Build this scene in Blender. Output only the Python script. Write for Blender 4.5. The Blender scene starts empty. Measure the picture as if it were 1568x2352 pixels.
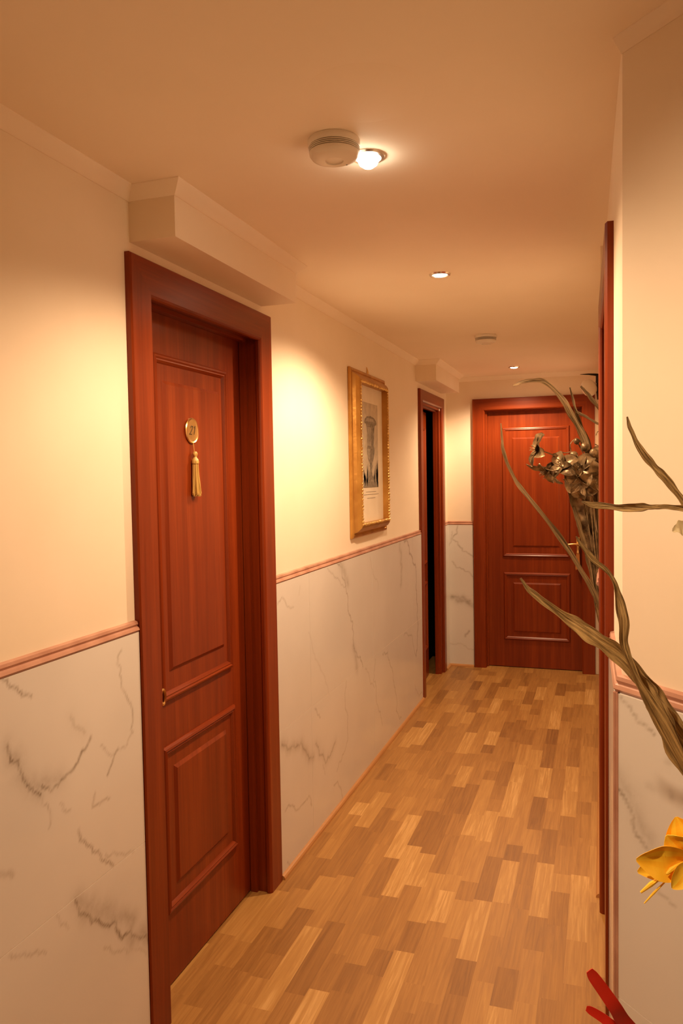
import bpy, bmesh, math, random
import numpy as np
from mathutils import Vector, Matrix, Euler

random.seed(7)
rng = np.random.default_rng(11)
SC = bpy.context.scene
COL = SC.collection
PI = math.pi

# ------------------------------------------------------------------ camera
F = 1772.6
CR = Vector((0.94751628, 0.31925963, -0.016917))
CU = Vector((0.00126375, 0.04917345, 0.99878945))
CF = Vector((-0.31970502, 0.94639065, -0.04618918))
CO = Vector((0, 0, 1.6249))
cd = bpy.data.cameras.new('camera'); cam = bpy.data.objects.new('camera', cd); COL.objects.link(cam)
cd.sensor_fit = 'HORIZONTAL'; cd.sensor_width = 36; cd.lens = 36 * F / 1568; cd.clip_start = 0.02
M = Matrix.Identity(4)
for i in range(3):
    M[i][0] = CR[i]; M[i][1] = CU[i]; M[i][2] = -CF[i]; M[i][3] = CO[i]
cam.matrix_world = M
SC.camera = cam

def at(px, py, ax, v):
    """the point on the plane ax = v seen at pixel px, py of the photograph"""
    d = CR * ((px - 784) / F) - CU * ((py - 1176) / F) + CF
    i = 'XYZ'.index(ax)
    return CO + d * ((v - CO[i]) / d[i])

# ------------------------------------------------------------------ objects
def tag(o, label=None, cat=None, group=None, kind=None):
    if label: o['label'] = label
    if cat: o['category'] = cat
    if group: o['group'] = group
    if kind: o['kind'] = kind
    return o

def empty(name, loc, label=None, cat=None, group=None, kind=None):
    o = bpy.data.objects.new(name, None); COL.objects.link(o); o.location = loc
    o.empty_display_size = 0.05
    return tag(o, label, cat, group, kind)

def obj(name, bm, mats, parent=None, smooth=False, label=None, cat=None, group=None, kind=None):
    me = bpy.data.meshes.new(name)
    bm.normal_update()
    for e in bm.edges:
        if len(e.link_faces) == 2 and e.calc_face_angle(0) > .7: e.smooth = False
    bm.to_mesh(me); bm.free()
    return objm(name, me, mats, parent, smooth, label, cat, group, kind)

def world_loc(o):
    v = Vector(o.location)
    while o.parent: o = o.parent; v += Vector(o.location)
    return v

def objm(name, me, mats, parent=None, smooth=False, label=None, cat=None, group=None, kind=None):
    for m in (mats if isinstance(mats, (list, tuple)) else [mats]): me.materials.append(m)
    if smooth:
        for p in me.polygons: p.use_smooth = True
    o = bpy.data.objects.new(name, me); COL.objects.link(o)
    if parent is not None:
        o.parent = parent
        w = world_loc(parent)
        me.transform(Matrix.Translation(-w))
    return tag(o, label, cat, group, kind)

def recenter(o):
    """put a top-level mesh's origin at the middle of its base"""
    me = o.data
    co = np.empty(len(me.vertices) * 3, dtype=np.float32); me.vertices.foreach_get('co', co); co = co.reshape(-1, 3)
    c = Vector(((co[:, 0].min() + co[:, 0].max()) / 2, (co[:, 1].min() + co[:, 1].max()) / 2, co[:, 2].min()))
    me.transform(Matrix.Translation(-c)); o.location = c
    return o

def NB():
    bm = bmesh.new(); bm.loops.layers.uv.new('UVMap'); return bm

def setuv(bm, faces, axis):
    """uv = (length along grain axis, the other coordinates)"""
    uv = bm.loops.layers.uv.verify(); o = random.random() * 20
    oth = [i for i in range(3) if i != axis]
    for f in faces:
        for l in f.loops:
            c = l.vert.co
            l[uv].uv = (c[axis] + o, c[oth[0]] + c[oth[1]] + o)

def box(bm, x0, x1, y0, y1, z0, z1, axis=2, mat=0):
    vs = [bm.verts.new((x, y, z)) for x in (x0, x1) for y in (y0, y1) for z in (z0, z1)]
    q = [(0, 1, 3, 2), (4, 6, 7, 5), (0, 4, 5, 1), (2, 3, 7, 6), (0, 2, 6, 4), (1, 5, 7, 3)]
    fs = [bm.faces.new([vs[i] for i in a]) for a in q]
    for f in fs: f.material_index = mat
    setuv(bm, fs, axis)
    bmesh.ops.recalc_face_normals(bm, faces=fs)
    return fs

def frustum(bm, c, u, v, n, hu, hv, du, dv, h, axis=2):
    """raised panel: rectangle half sizes hu, hv at the base shrinking by du, dv at height h along n"""
    c, u, v, n = map(Vector, (c, u, v, n))
    a = [bm.verts.new(c + u * (sx * hu) + v * (sy * hv)) for sx, sy in ((-1, -1), (1, -1), (1, 1), (-1, 1))]
    b = [bm.verts.new(c + u * (sx * (hu - du)) + v * (sy * (hv - dv)) + n * h) for sx, sy in ((-1, -1), (1, -1), (1, 1), (-1, 1))]
    fs = [bm.faces.new(b)] + [bm.faces.new((a[i], a[(i + 1) % 4], b[(i + 1) % 4], b[i])) for i in range(4)] + [bm.faces.new(a[::-1])]
    setuv(bm, fs, axis); bmesh.ops.recalc_face_normals(bm, faces=fs)

def sweep(bm, path, prof, n, closed=False, mat=0):
    """mitred moulding: profile (a sideways, b outwards along n) swept along a path lying in the plane of n"""
    n = Vector(n).normalized(); P = [Vector(p) for p in path]; N = len(P)
    uv = bm.loops.layers.uv.verify(); o = random.random() * 20
    segs = [(P[(i + 1) % N] - P[i]).normalized() for i in range(N if closed else N - 1)]
    side = [n.cross(d).normalized() for d in segs]
    rings = []; L = [0.]
    for i in range(N):
        if closed: s0, s1 = side[i - 1], side[i]
        else: s0, s1 = side[max(i - 1, 0)], side[min(i, N - 2)]
        m = (s0 + s1) / (1 + s0.dot(s1))
        rings.append([bm.verts.new(P[i] + m * a + n * b) for a, b in prof])
    acc = 0.
    pl = [0.]
    for i in range(1, len(prof)):
        pl.append(pl[-1] + math.hypot(prof[i][0] - prof[i - 1][0], prof[i][1] - prof[i - 1][1]))
    K = len(prof); fs = []
    for i in range(N if closed else N - 1):
        j = (i + 1) % N; d = (P[j] - P[i]).length; oo = o + i * 3.7
        for k in range(K):
            k2 = (k + 1) % K
            f = bm.faces.new((rings[i][k], rings[j][k], rings[j][k2], rings[i][k2])); f.material_index = mat
            p2 = pl[k2] if k2 else pl[-1] + 0.01
            for l, w in zip(f.loops, ((0, pl[k]), (d, pl[k]), (d, p2), (0, p2))): l[uv].uv = (w[0] + oo, w[1] + oo)
            fs.append(f)
    if not closed:
        for r in (rings[0][::-1], rings[-1]):
            f = bm.faces.new(r); f.material_index = mat; fs.append(f)
            for l in f.loops: l[uv].uv = (0, 0)
    bmesh.ops.recalc_face_normals(bm, faces=fs)
    return fs

def lathe(bm, prof, seg=40, loc=(0, 0, 0), rot=None, mat=0):
    """profile of (radius, z) turned about z; rot is a matrix"""
    R = rot or Matrix.Identity(3); T = Vector(loc); rings = []
    for r, z in prof:
        if r < 1e-6: rings.append([bm.verts.new(T + R @ Vector((0, 0, z)))])
        else: rings.append([bm.verts.new(T + R @ Vector((r * math.cos(2 * PI * i / seg), r * math.sin(2 * PI * i / seg), z))) for i in range(seg)])
    fs = []
    for a, b in zip(rings, rings[1:]):
        for i in range(seg):
            j = (i + 1) % seg
            if len(a) == 1 and len(b) == 1: continue
            if len(a) == 1: f = bm.faces.new((a[0], b[i], b[j]))
            elif len(b) == 1: f = bm.faces.new((a[i], a[j], b[0]))
            else: f = bm.faces.new((a[i], a[j], b[j], b[i]))
            f.material_index = mat; f.smooth = True; fs.append(f)
    bmesh.ops.recalc_face_normals(bm, faces=fs)
    return fs

def spline(pts, n=6):
    """Catmull-Rom through n-dimensional points"""
    A = np.array(pts, float); A = np.vstack([2 * A[0] - A[1], A, 2 * A[-1] - A[-2]]); out = []
    for i in range(1, len(A) - 2):
        for k in range(n):
            t = k / n
            out.append(.5 * (2 * A[i] + (A[i + 1] - A[i - 1]) * t + (2 * A[i - 1] - 5 * A[i] + 4 * A[i + 1] - A[i + 2]) * t * t + (3 * A[i] - A[i - 1] - 3 * A[i + 1] + A[i + 2]) * t ** 3))
    out.append(A[-2]); return np.array(out)

def tube(bm, pts, rad, seg=8, mat=0):
    P = [Vector(p) for p in pts]; N = len(P); rings = []; fs = []
    ref = Vector((0.3, 0.2, 0.93))
    for i in range(N):
        t = (P[min(i + 1, N - 1)] - P[max(i - 1, 0)]).normalized()
        a = t.cross(ref)
        if a.length < .05: a = t.cross(Vector((1, 0, 0)))
        a.normalize(); b = t.cross(a); r = rad[i] if hasattr(rad, '__len__') else rad
        rings.append([bm.verts.new(P[i] + (a * math.cos(2 * PI * k / seg) + b * math.sin(2 * PI * k / seg)) * r) for k in range(seg)])
    for A, B in zip(rings, rings[1:]):
        for k in range(seg):
            f = bm.faces.new((A[k], A[(k + 1) % seg], B[(k + 1) % seg], B[k])); f.smooth = True; f.material_index = mat; fs.append(f)
    for r in (rings[0][::-1], rings[-1]):
        f = bm.faces.new(r); f.material_index = mat; fs.append(f)
    bmesh.ops.recalc_face_normals(bm, faces=fs)

def blade(bm, pts, twist=(0, 0), fold=.25, thick=.0012, wob=.12, face=(0, -1, 0), seed=0, mat=0):
    """a long dry leaf: pts are (x, y, z, width); a folded, slightly crumpled strip with real thickness"""
    S = spline(pts, 8); N = len(S); r = random.Random(seed); uv = bm.loops.layers.uv.verify()
    ph = [r.random() * 6.3 for _ in range(6)]; rings = []; fs = []; fn = Vector(face)
    for i in range(N):
        p = Vector(S[i][:3]); w = max(S[i][3], .0008) * .5
        t = (Vector(S[min(i + 1, N - 1)][:3]) - Vector(S[max(i - 1, 0)][:3])).normalized()
        s = t.cross(fn).normalized(); nn = s.cross(t).normalized(); u = i / (N - 1)
        a = twist[0] + (twist[1] - twist[0]) * u + wob * math.sin(u * 19 + ph[0])
        s2 = s * math.cos(a) + nn * math.sin(a); n2 = nn * math.cos(a) - s * math.sin(a)
        e1 = 1 + .14 * math.sin(u * 41 + ph[1]) + .08 * math.sin(u * 83 + ph[2]); e2 = 1 + .14 * math.sin(u * 37 + ph[3]) + .08 * math.sin(u * 71 + ph[4])
        c = fold * w * (1 + .5 * math.sin(u * 23 + ph[5]))
        th = min(thick, w * .5)
        row = [(-e1, c * .9), (-.5, -c * .25 + .12 * w * math.sin(u * 57 + ph[2])), (0, -c), (.5, -c * .25 + .12 * w * math.sin(u * 49 + ph[4])), (e2, c * .9)]
        top = [bm.verts.new(p + s2 * (x * w) + n2 * (y + th * .5)) for x, y in row]
        bot = [bm.verts.new(p + s2 * (x * w) + n2 * (y - th * .5)) for x, y in row]
        rings.append(top + bot[::-1])
    K = 10
    for i in range(N - 1):
        for k in range(K):
            k2 = (k + 1) % K
            f = bm.faces.new((rings[i][k], rings[i + 1][k], rings[i + 1][k2], rings[i][k2])); f.smooth = True; f.material_index = mat; fs.append(f)
            for l, q in zip(f.loops, ((i, k), (i + 1, k), (i + 1, k2), (i, k2))): l[uv].uv = (q[0] * .01 + seed * 1.3, q[1] * .004 + seed)
    for q in (rings[0][::-1], rings[-1]): fs.append(bm.faces.new(q))
    bmesh.ops.recalc_face_normals(bm, faces=fs)

def petal(bm, base, d, up, L, W, curl=1.0, cup=.35, thick=.0012, sharp=1.0, seed=0, n=9, mat=0):
    """a petal leaving base along d, bending away from up by curl radians, cupped across"""
    base, d, up = Vector(base), Vector(d).normalized(), Vector(up)
    s = d.cross(up).normalized(); up = s.cross(d).normalized(); r = random.Random(seed); uv = bm.loops.layers.uv.verify()
    p = base.copy(); rows = []; ph = r.random() * 6
    for i in range(n + 1):
        u = i / n; a = curl * u
        t = d * math.cos(a) - up * math.sin(a); nn = up * math.cos(a) + d * math.sin(a)
        if i: p = p + t * (L / n)
        w = W * .5 * (max(math.sin(PI * min(u * .93 + .06, 1)) , 0) ** (.75 * sharp)) + .0006
        row = []
        for k in range(-3, 4):
            x = k / 3
            row.append((p + s * (x * w) + nn * (cup * w * x * x + .06 * w * math.sin(u * 13 + ph + 2.5 * x)), nn))
        rows.append(([bm.verts.new(q + m * thick * .5) for q, m in row], [bm.verts.new(q - m * thick * .5) for q, m in row]))
    fs = []
    def F_(vs, i, k):
        f = bm.faces.new(vs); f.smooth = True; f.material_index = mat; fs.append(f)
        for l in f.loops: l[uv].uv = (i * .01 + seed, k * .004)
    for i in range(n):
        for k in range(6):
            F_((rows[i][0][k], rows[i + 1][0][k], rows[i + 1][0][k + 1], rows[i][0][k + 1]), i, k)
            F_((rows[i][1][k + 1], rows[i + 1][1][k + 1], rows[i + 1][1][k], rows[i][1][k]), i, k)
        for k in (0, 6):
            F_((rows[i][0][k], rows[i][1][k], rows[i + 1][1][k], rows[i + 1][0][k]), i, k)
    for i in (0, n):
        for k in range(6): F_((rows[i][0][k], rows[i][0][k + 1], rows[i][1][k + 1], rows[i][1][k]), i, k)
    bmesh.ops.recalc_face_normals(bm, faces=fs)

# ------------------------------------------------------------------ materials
def mat(name, col, rough=.5, metal=0., spec=.5, coat=0., emit=None, estr=0.):
    m = bpy.data.materials.new(name); m.use_nodes = True
    b = m.node_tree.nodes['Principled BSDF']
    b.inputs['Base Color'].default_value = (*col, 1); b.inputs['Roughness'].default_value = rough
    b.inputs['Metallic'].default_value = metal; b.inputs['Specular IOR Level'].default_value = spec
    b.inputs['Coat Weight'].default_value = coat
    if emit: b.inputs['Emission Color'].default_value = (*emit, 1); b.inputs['Emission Strength'].default_value = estr
    return m

def nd(m, t, **kw):
    n = m.node_tree.nodes.new(t)
    for k, v in kw.items():
        if k in n.inputs: n.inputs[k].default_value = v
        else: setattr(n, k, v)
    return n
def lk(m, a, b): m.node_tree.links.new(a, b)

def noisy(m, scale, c1, c2, coord='Object', sc=(1, 1, 1), detail=4, lo=.35, hi=.65, bump=0., bscale=None, bdist=.002):
    """colour from c1 to c2 by a stretched noise; optional bump"""
    b = m.node_tree.nodes['Principled BSDF']
    tc = nd(m, 'ShaderNodeTexCoord'); mp = nd(m, 'ShaderNodeMapping'); mp.inputs['Scale'].default_value = sc
    lk(m, tc.outputs[coord], mp.inputs['Vector'])
    n = nd(m, 'ShaderNodeTexNoise', Scale=scale, Detail=detail); lk(m, mp.outputs[0], n.inputs['Vector'])
    r = nd(m, 'ShaderNodeValToRGB'); e = r.color_ramp.elements
    e[0].position = lo; e[0].color = (*c1, 1); e[1].position = hi; e[1].color = (*c2, 1)
    lk(m, n.outputs['Fac'], r.inputs['Fac']); lk(m, r.outputs['Color'], b.inputs['Base Color'])
    if bump:
        n2 = n
        if bscale:
            n2 = nd(m, 'ShaderNodeTexNoise', Scale=bscale, Detail=4); lk(m, mp.outputs[0], n2.inputs['Vector'])
        bp = nd(m, 'ShaderNodeBump', Strength=bump, Distance=bdist); lk(m, n2.outputs['Fac'], bp.inputs['Height']); lk(m, bp.outputs[0], b.inputs['Normal'])
    return m

M_PLASTER = noisy(mat('cream_plaster', (.84, .76, .62), .75, spec=.25), 3, (.83, .745, .60), (.86, .775, .64), bump=.06, bscale=60)
M_CEIL = noisy(mat('white_ceiling_paint', (.8, .78, .74), .8, spec=.2), 2, (.88, .81, .69), (.91, .84, .73), bump=.03, bscale=60)

def wood(name, c1, c2, c3, rough, coat=.0):
    m = mat(name, c2, rough, spec=.28, coat=coat); b = m.node_tree.nodes['Principled BSDF']
    tc = nd(m, 'ShaderNodeTexCoord')
    mp = nd(m, 'ShaderNodeMapping'); mp.inputs['Scale'].default_value = (1.6, 46, 1); lk(m, tc.outputs['UV'], mp.inputs['Vector'])
    n = nd(m, 'ShaderNodeTexNoise', Scale=2.0, Detail=6, Roughness=.6); lk(m, mp.outputs[0], n.inputs['Vector'])
    mp2 = nd(m, 'ShaderNodeMapping'); mp2.inputs['Scale'].default_value = (.35, 13, 1); lk(m, tc.outputs['UV'], mp2.inputs['Vector'])
    n2 = nd(m, 'ShaderNodeTexNoise', Scale=1.5, Detail=2); lk(m, mp2.outputs[0], n2.inputs['Vector'])
    mx = nd(m, 'ShaderNodeMath', operation='MULTIPLY_ADD'); mx.inputs[1].default_value = .45; lk(m, n.outputs['Fac'], mx.inputs[0])
    m2 = nd(m, 'ShaderNodeMath', operation='MULTIPLY'); m2.inputs[1].default_value = .55; lk(m, n2.outputs['Fac'], m2.inputs[0]); lk(m, m2.outputs[0], mx.inputs[2])
    r = nd(m, 'ShaderNodeValToRGB'); e = r.color_ramp.elements
    e[0].position = .32; e[0].color = (*c1, 1); e[1].position = .68; e[1].color = (*c3, 1)
    q = e.new(.5); q.color = (*c2, 1)
    lk(m, mx.outputs[0], r.inputs['Fac']); lk(m, r.outputs['Color'], b.inputs['Base Color'])
    return m
M_WOOD = wood('cherry_stained_wood', (.15, .021, .0042), (.205, .032, .006), (.275, .049, .009), .30)
M_OAKTRIM = wood('oak_trim', (.42, .20, .07), (.50, .25, .09), (.56, .29, .11), .4)
M_RAIL = noisy(mat('rose_ceramic', (.46, .25, .18), .3), 9, (.40, .20, .14), (.54, .31, .23), detail=5)
M_GROUT = mat('light_grout', (.86, .82, .74), .8)
M_BRASS = noisy(mat('brass', (.78, .52, .20), .3, metal=1.), 14, (.66, .42, .15), (.86, .60, .26))
M_BRASSDARK = mat('dark_brass_engraving', (.10, .06, .02), .5, metal=.3)
M_CHROME = mat('chrome', (.8, .78, .74), .25, metal=1.)
M_WHITE = mat('white_plastic', (.80, .77, .70), .45)
M_SLOT = mat('grey_plastic_slot', (.05, .04, .035), .6)
M_BULB = mat('lit_lamp_glass', (1, 1, 1), .3, emit=(1, .86, .62), estr=30)
M_DARK = mat('black_iron', (.018, .014, .012), .5, metal=.4)
M_OPAL = mat('opal_glass', (.90, .86, .78), .25, coat=.3)
M_TASSEL = noisy(mat('gold_silk', (.62, .40, .10), .42), 3, (.40, .24, .05), (.80, .56, .18), sc=(60, 60, 2), bump=.5, bdist=.003)
M_TASSEL2 = noisy(mat('amber_silk', (.5, .2, .04), .45), 3, (.36, .13, .03), (.62, .28, .07), sc=(60, 60, 2), bump=.4, bdist=.003)
M_GOLD = noisy(mat('antique_gilt', (.55, .30, .07), .36, metal=.75), 9, (.46, .23, .05), (.62, .35, .09), bump=.35, bscale=55, bdist=.003)
M_GOLDLEAF = noisy(mat('bright_gilt', (.80, .56, .18), .3, metal=.85), 40, (.55, .33, .08), (.95, .72, .30), bump=.6, bscale=120, bdist=.004)
M_PAPER = noisy(mat('ivory_paper', (.80, .74, .60), .8, spec=.2), 8, (.78, .71, .57), (.83, .77, .64))
M_PRINT = noisy(mat('engraving_tone', (.50, .44, .34), .85, spec=.2), 22, (.50, .44, .34), (.62, .55, .43))
M_INK = noisy(mat('engraving_ink', (.20, .17, .14), .85, spec=.2), 45, (.17, .15, .12), (.36, .315, .25))
M_INKMID = noisy(mat('engraving_midtone', (.34, .30, .24), .85, spec=.2), 60, (.19, .165, .13), (.33, .29, .23))
M_INKLIGHT = noisy(mat('engraving_highlight', (.55, .49, .39), .85, spec=.2), 60, (.33, .29, .23), (.46, .41, .33))
M_BRONZE = noisy(mat('patinated_bronze', (.2, .13, .06), .36, metal=.55), 26, (.075, .045, .02), (.36, .255, .14), bump=.5, bscale=60, bdist=.004)
def streaked(name, c1, c2, metal, rough):
    return noisy(mat(name, c1, rough, metal=metal), 1.0, c1, c2, coord='UV', sc=(9, 330, 1), detail=6, lo=.36, hi=.68, bump=.9, bdist=.006)
M_BLADE = streaked('gilded_dry_leaf', (.15, .09, .03), (.62, .44, .19), .2, .48)
M_STALK = streaked('dark_bronze_leaf', (.085, .052, .022), (.30, .205, .10), .35, .45)
M_PALE = mat('pale_dry_petal', (.72, .64, .40), .6)
M_PALE.node_tree.nodes['Principled BSDF'].inputs['Transmission Weight'].default_value = .25
M_YELLOW = noisy(mat('yellow_petal', (.90, .52, .02), .55), 1, (.95, .50, .012), (1., .78, .06), coord='UV', sc=(5, 260, 1), bump=.3, bdist=.003)
M_STAMEN = mat('orange_stamen', (.75, .30, .02), .6)
M_GREEN = mat('green_stem', (.14, .20, .05), .6)
M_RED = noisy(mat('red_satin', (.55, .02, .008), .4), 6, (.50, .016, .006), (.62, .03, .012))
M_GLAZE = mat('dark_glaze', (.10, .06, .035), .25)

# marble: colour attribute 'vein' (0 none .. 1 dark) broken up by noise
M_TILE = mat('white_veined_marble_tile', (.7, .66, .6), .13)
def _marble(m):
    b = m.node_tree.nodes['Principled BSDF']
    at_ = nd(m, 'ShaderNodeAttribute', attribute_name='vein')
    tc = nd(m, 'ShaderNodeTexCoord')
    n = nd(m, 'ShaderNodeTexNoise', Scale=22., Detail=7, Roughness=.65); lk(m, tc.outputs['Object'], n.inputs['Vector'])
    r0 = nd(m, 'ShaderNodeMapRange'); r0.inputs[1].default_value = .3; r0.inputs[2].default_value = .65; r0.inputs[3].default_value = .45; r0.inputs[4].default_value = 1.15
    lk(m, n.outputs['Fac'], r0.inputs[0])
    mu = nd(m, 'ShaderNodeMath', operation='MULTIPLY', use_clamp=True); lk(m, at_.outputs['Fac'], mu.inputs[0]); lk(m, r0.outputs[0], mu.inputs[1])
    n2 = nd(m, 'ShaderNodeTexNoise', Scale=2.2, Detail=3); lk(m, tc.outputs['Object'], n2.inputs['Vector'])
    r = nd(m, 'ShaderNodeValToRGB'); e = r.color_ramp.elements
    e[0].position = .3; e[0].color = (.68, .675, .655, 1); e[1].position = .7; e[1].color = (.74, .735, .715, 1)
    lk(m, n2.outputs['Fac'], r.inputs['Fac'])
    mx = nd(m, 'ShaderNodeMix', data_type='RGBA'); lk(m, mu.outputs[0], mx.inputs['Factor']); lk(m, r.outputs['Color'], mx.inputs['A'])
    mx.inputs['B'].default_value = (.25, .21, .165, 1); lk(m, mx.outputs['Result'], b.inputs['Base Color'])
_marble(M_TILE)

# parquet: face attributes 'shade' (0 dark .. 1 pale) and 'goff' (grain offset)
M_FLOOR = mat('oak_strip_parquet', (.5, .3, .12), .33)
def _parq(m):
    b = m.node_tree.nodes['Principled BSDF']
    sh = nd(m, 'ShaderNodeAttribute', attribute_name='shade'); go = nd(m, 'ShaderNodeAttribute', attribute_name='goff')
    r = nd(m, 'ShaderNodeValToRGB'); e = r.color_ramp.elements
    e[0].position = 0; e[0].color = (.205, .088, .022, 1); e[1].position = 1; e[1].color = (.68, .425, .165, 1)
    for p, c in ((.28, (.305, .144, .036)), (.55, (.405, .205, .055)), (.8, (.505, .280, .082))):
        q = e.new(p); q.color = (*c, 1)
    tc = nd(m, 'ShaderNodeTexCoord'); mp = nd(m, 'ShaderNodeMapping'); mp.inputs['Scale'].default_value = (55, 2.2, 1); lk(m, tc.outputs['Object'], mp.inputs['Vector'])
    ad = nd(m, 'ShaderNodeVectorMath', operation='ADD'); lk(m, mp.outputs[0], ad.inputs[0])
    cx = nd(m, 'ShaderNodeCombineXYZ'); lk(m, go.outputs['Fac'], cx.inputs[1]); lk(m, go.outputs['Fac'], cx.inputs[2]); lk(m, cx.outputs[0], ad.inputs[1])
    n = nd(m, 'ShaderNodeTexNoise', Scale=1.3, Detail=5, Roughness=.62, Distortion=1.2); lk(m, ad.outputs[0], n.inputs['Vector'])
    ma = nd(m, 'ShaderNodeMath', operation='MULTIPLY_ADD'); lk(m, n.outputs['Fac'], ma.inputs[0]); ma.inputs[1].default_value = .95
    sb = nd(m, 'ShaderNodeMath', operation='SUBTRACT'); lk(m, sh.outputs['Fac'], sb.inputs[0]); sb.inputs[1].default_value = .475; lk(m, sb.outputs[0], ma.inputs[2])
    lk(m, ma.outputs[0], r.inputs['Fac']); lk(m, r.outputs['Color'], b.inputs['Base Color'])
    rr = nd(m, 'ShaderNodeMapRange'); rr.inputs[3].default_value = .40; rr.inputs[4].default_value = .55; lk(m, n.outputs['Fac'], rr.inputs[0]); lk(m, rr.outputs[0], b.inputs['Roughness'])
_parq(M_FLOOR)

# ------------------------------------------------------------------ dimensions
XT, XP, XC = -1.228, -1.242, -1.222        # left wall: tile face, plaster face, casing face
ZC = 2.428                                  # ceiling
YE = 6.459                                  # end wall tile face
RT, RP = -.008, -.004                       # right wall beyond the side door: tile, plaster
YN0, YN1, ZN0, ZN1 = 3.32, 4.02, .86, 2.10  # niche in the right wall
YB = -1.7                                   # wall behind the camera
XH = 0.95                                   # hall wall on the right, beside the camera

# ------------------------------------------------------------------ floor
def build_floor():
    X0, X1, Y0, Y1, w = -1.44, 1.05, YB - .1, 6.75, .0695
    V, Fc, sh, go = [], [], [], []
    pale = [(610, 330), (640, 1080), (700, 1190), (570, 1500), (440, 1600), (260, 1560), (990, 1760), (900, 1240), (1370, 1170), (1265, 575), (1140, 530), (800, 715), (610, 780), (540, 1070), (120, 1350), (1400, 530), (1010, 760), (925, 780), (1200, 1130), (830, 430), (1030, 1040)]
    dark = [(600, 850), (660, 880), (1050, 610), (890, 660), (1290, 980), (1270, 500), (1075, 330), (910, 1120), (280, 1000), (1000, 1640), (90, 1550), (300, 1560), (965, 180), (560, 1380), (810, 1600), (1230, 790), (1410, 390), (740, 720), (1120, 980), (80, 1250)]
    pale = [at(680 + x / 2.178, 1520 + y / 2.178, 'Z', 0) for x, y in pale]; dark = [at(680 + x / 2.178, 1520 + y / 2.178, 'Z', 0) for x, y in dark]
    r = random.Random(5); nrow = int((X1 - X0) / w) + 1
    for i in range(nrow):
        xa, xb = X0 + i * w, X0 + (i + 1) * w; y = Y0 - r.random() * .3
        while y < Y1:
            L = r.choice((.14, .19, .24, .28, .33, .38, .44)) * (.9 + .2 * r.random()); yb = min(y + L, Y1); ya = max(y, Y0)
            s = min(max(r.gauss(.52, .15), .16), .84)
            for p in pale:
                if xa <= p.x < xb and y <= p.y < yb: s = .86 - .1 * r.random()
            for p in dark:
                if xa <= p.x < xb and y <= p.y < yb: s = .24 + .08 * r.random()
            if yb > ya:
                k = len(V); V += [(xa, ya, 0), (xb, ya, 0), (xb, yb, 0), (xa, yb, 0)]; Fc.append((k, k + 1, k + 2, k + 3)); sh.append(s); go.append(r.random() * 90)
            y = yb
    k = len(V); xb = X0 + nrow * w
    V += [(X0, Y0, -.05), (xb, Y0, -.05), (xb, Y1, -.05), (X0, Y1, -.05)]; Fc.append((k + 3, k + 2, k + 1, k)); sh.append(.5); go.append(0)
    me = bpy.data.meshes.new('floor'); me.from_pydata(V, [], Fc)
    for nme, d in (('shade', sh), ('goff', go)):
        a = me.attributes.new(nme, 'FLOAT', 'FACE'); a.data.foreach_set('value', d)
    objm('floor', me, M_FLOOR, label='honey oak strip parquet floor with mixed pale and dark blocks', cat='floor', kind='structure')
build_floor()

# ------------------------------------------------------------------ marble panels
def jag(poly, amp, r, n=4):
    P = [np.array(p, float) for p in poly]
    for _ in range(n):
        Q = [P[0]]
        for a, b in zip(P, P[1:]):
            d = b - a; Q += [(a + b) / 2 + np.array([-d[1], d[0]]) * r.gauss(0, amp), b]
        P = Q
    return np.array(P)

def seg_d(U, W, poly):
    """distance of the points (U, W) to a polyline"""
    out = np.full(U.shape, 9.)
    for a, b in zip(poly, poly[1:]):
        ab = b - a; l2 = max(ab @ ab, 1e-12)
        t = np.clip(((U - a[0]) * ab[0] + (W - a[1]) * ab[1]) / l2, 0, 1)
        out = np.minimum(out, np.hypot(U - a[0] - t * ab[0], W - a[1] - t * ab[1]))
    return out

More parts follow.
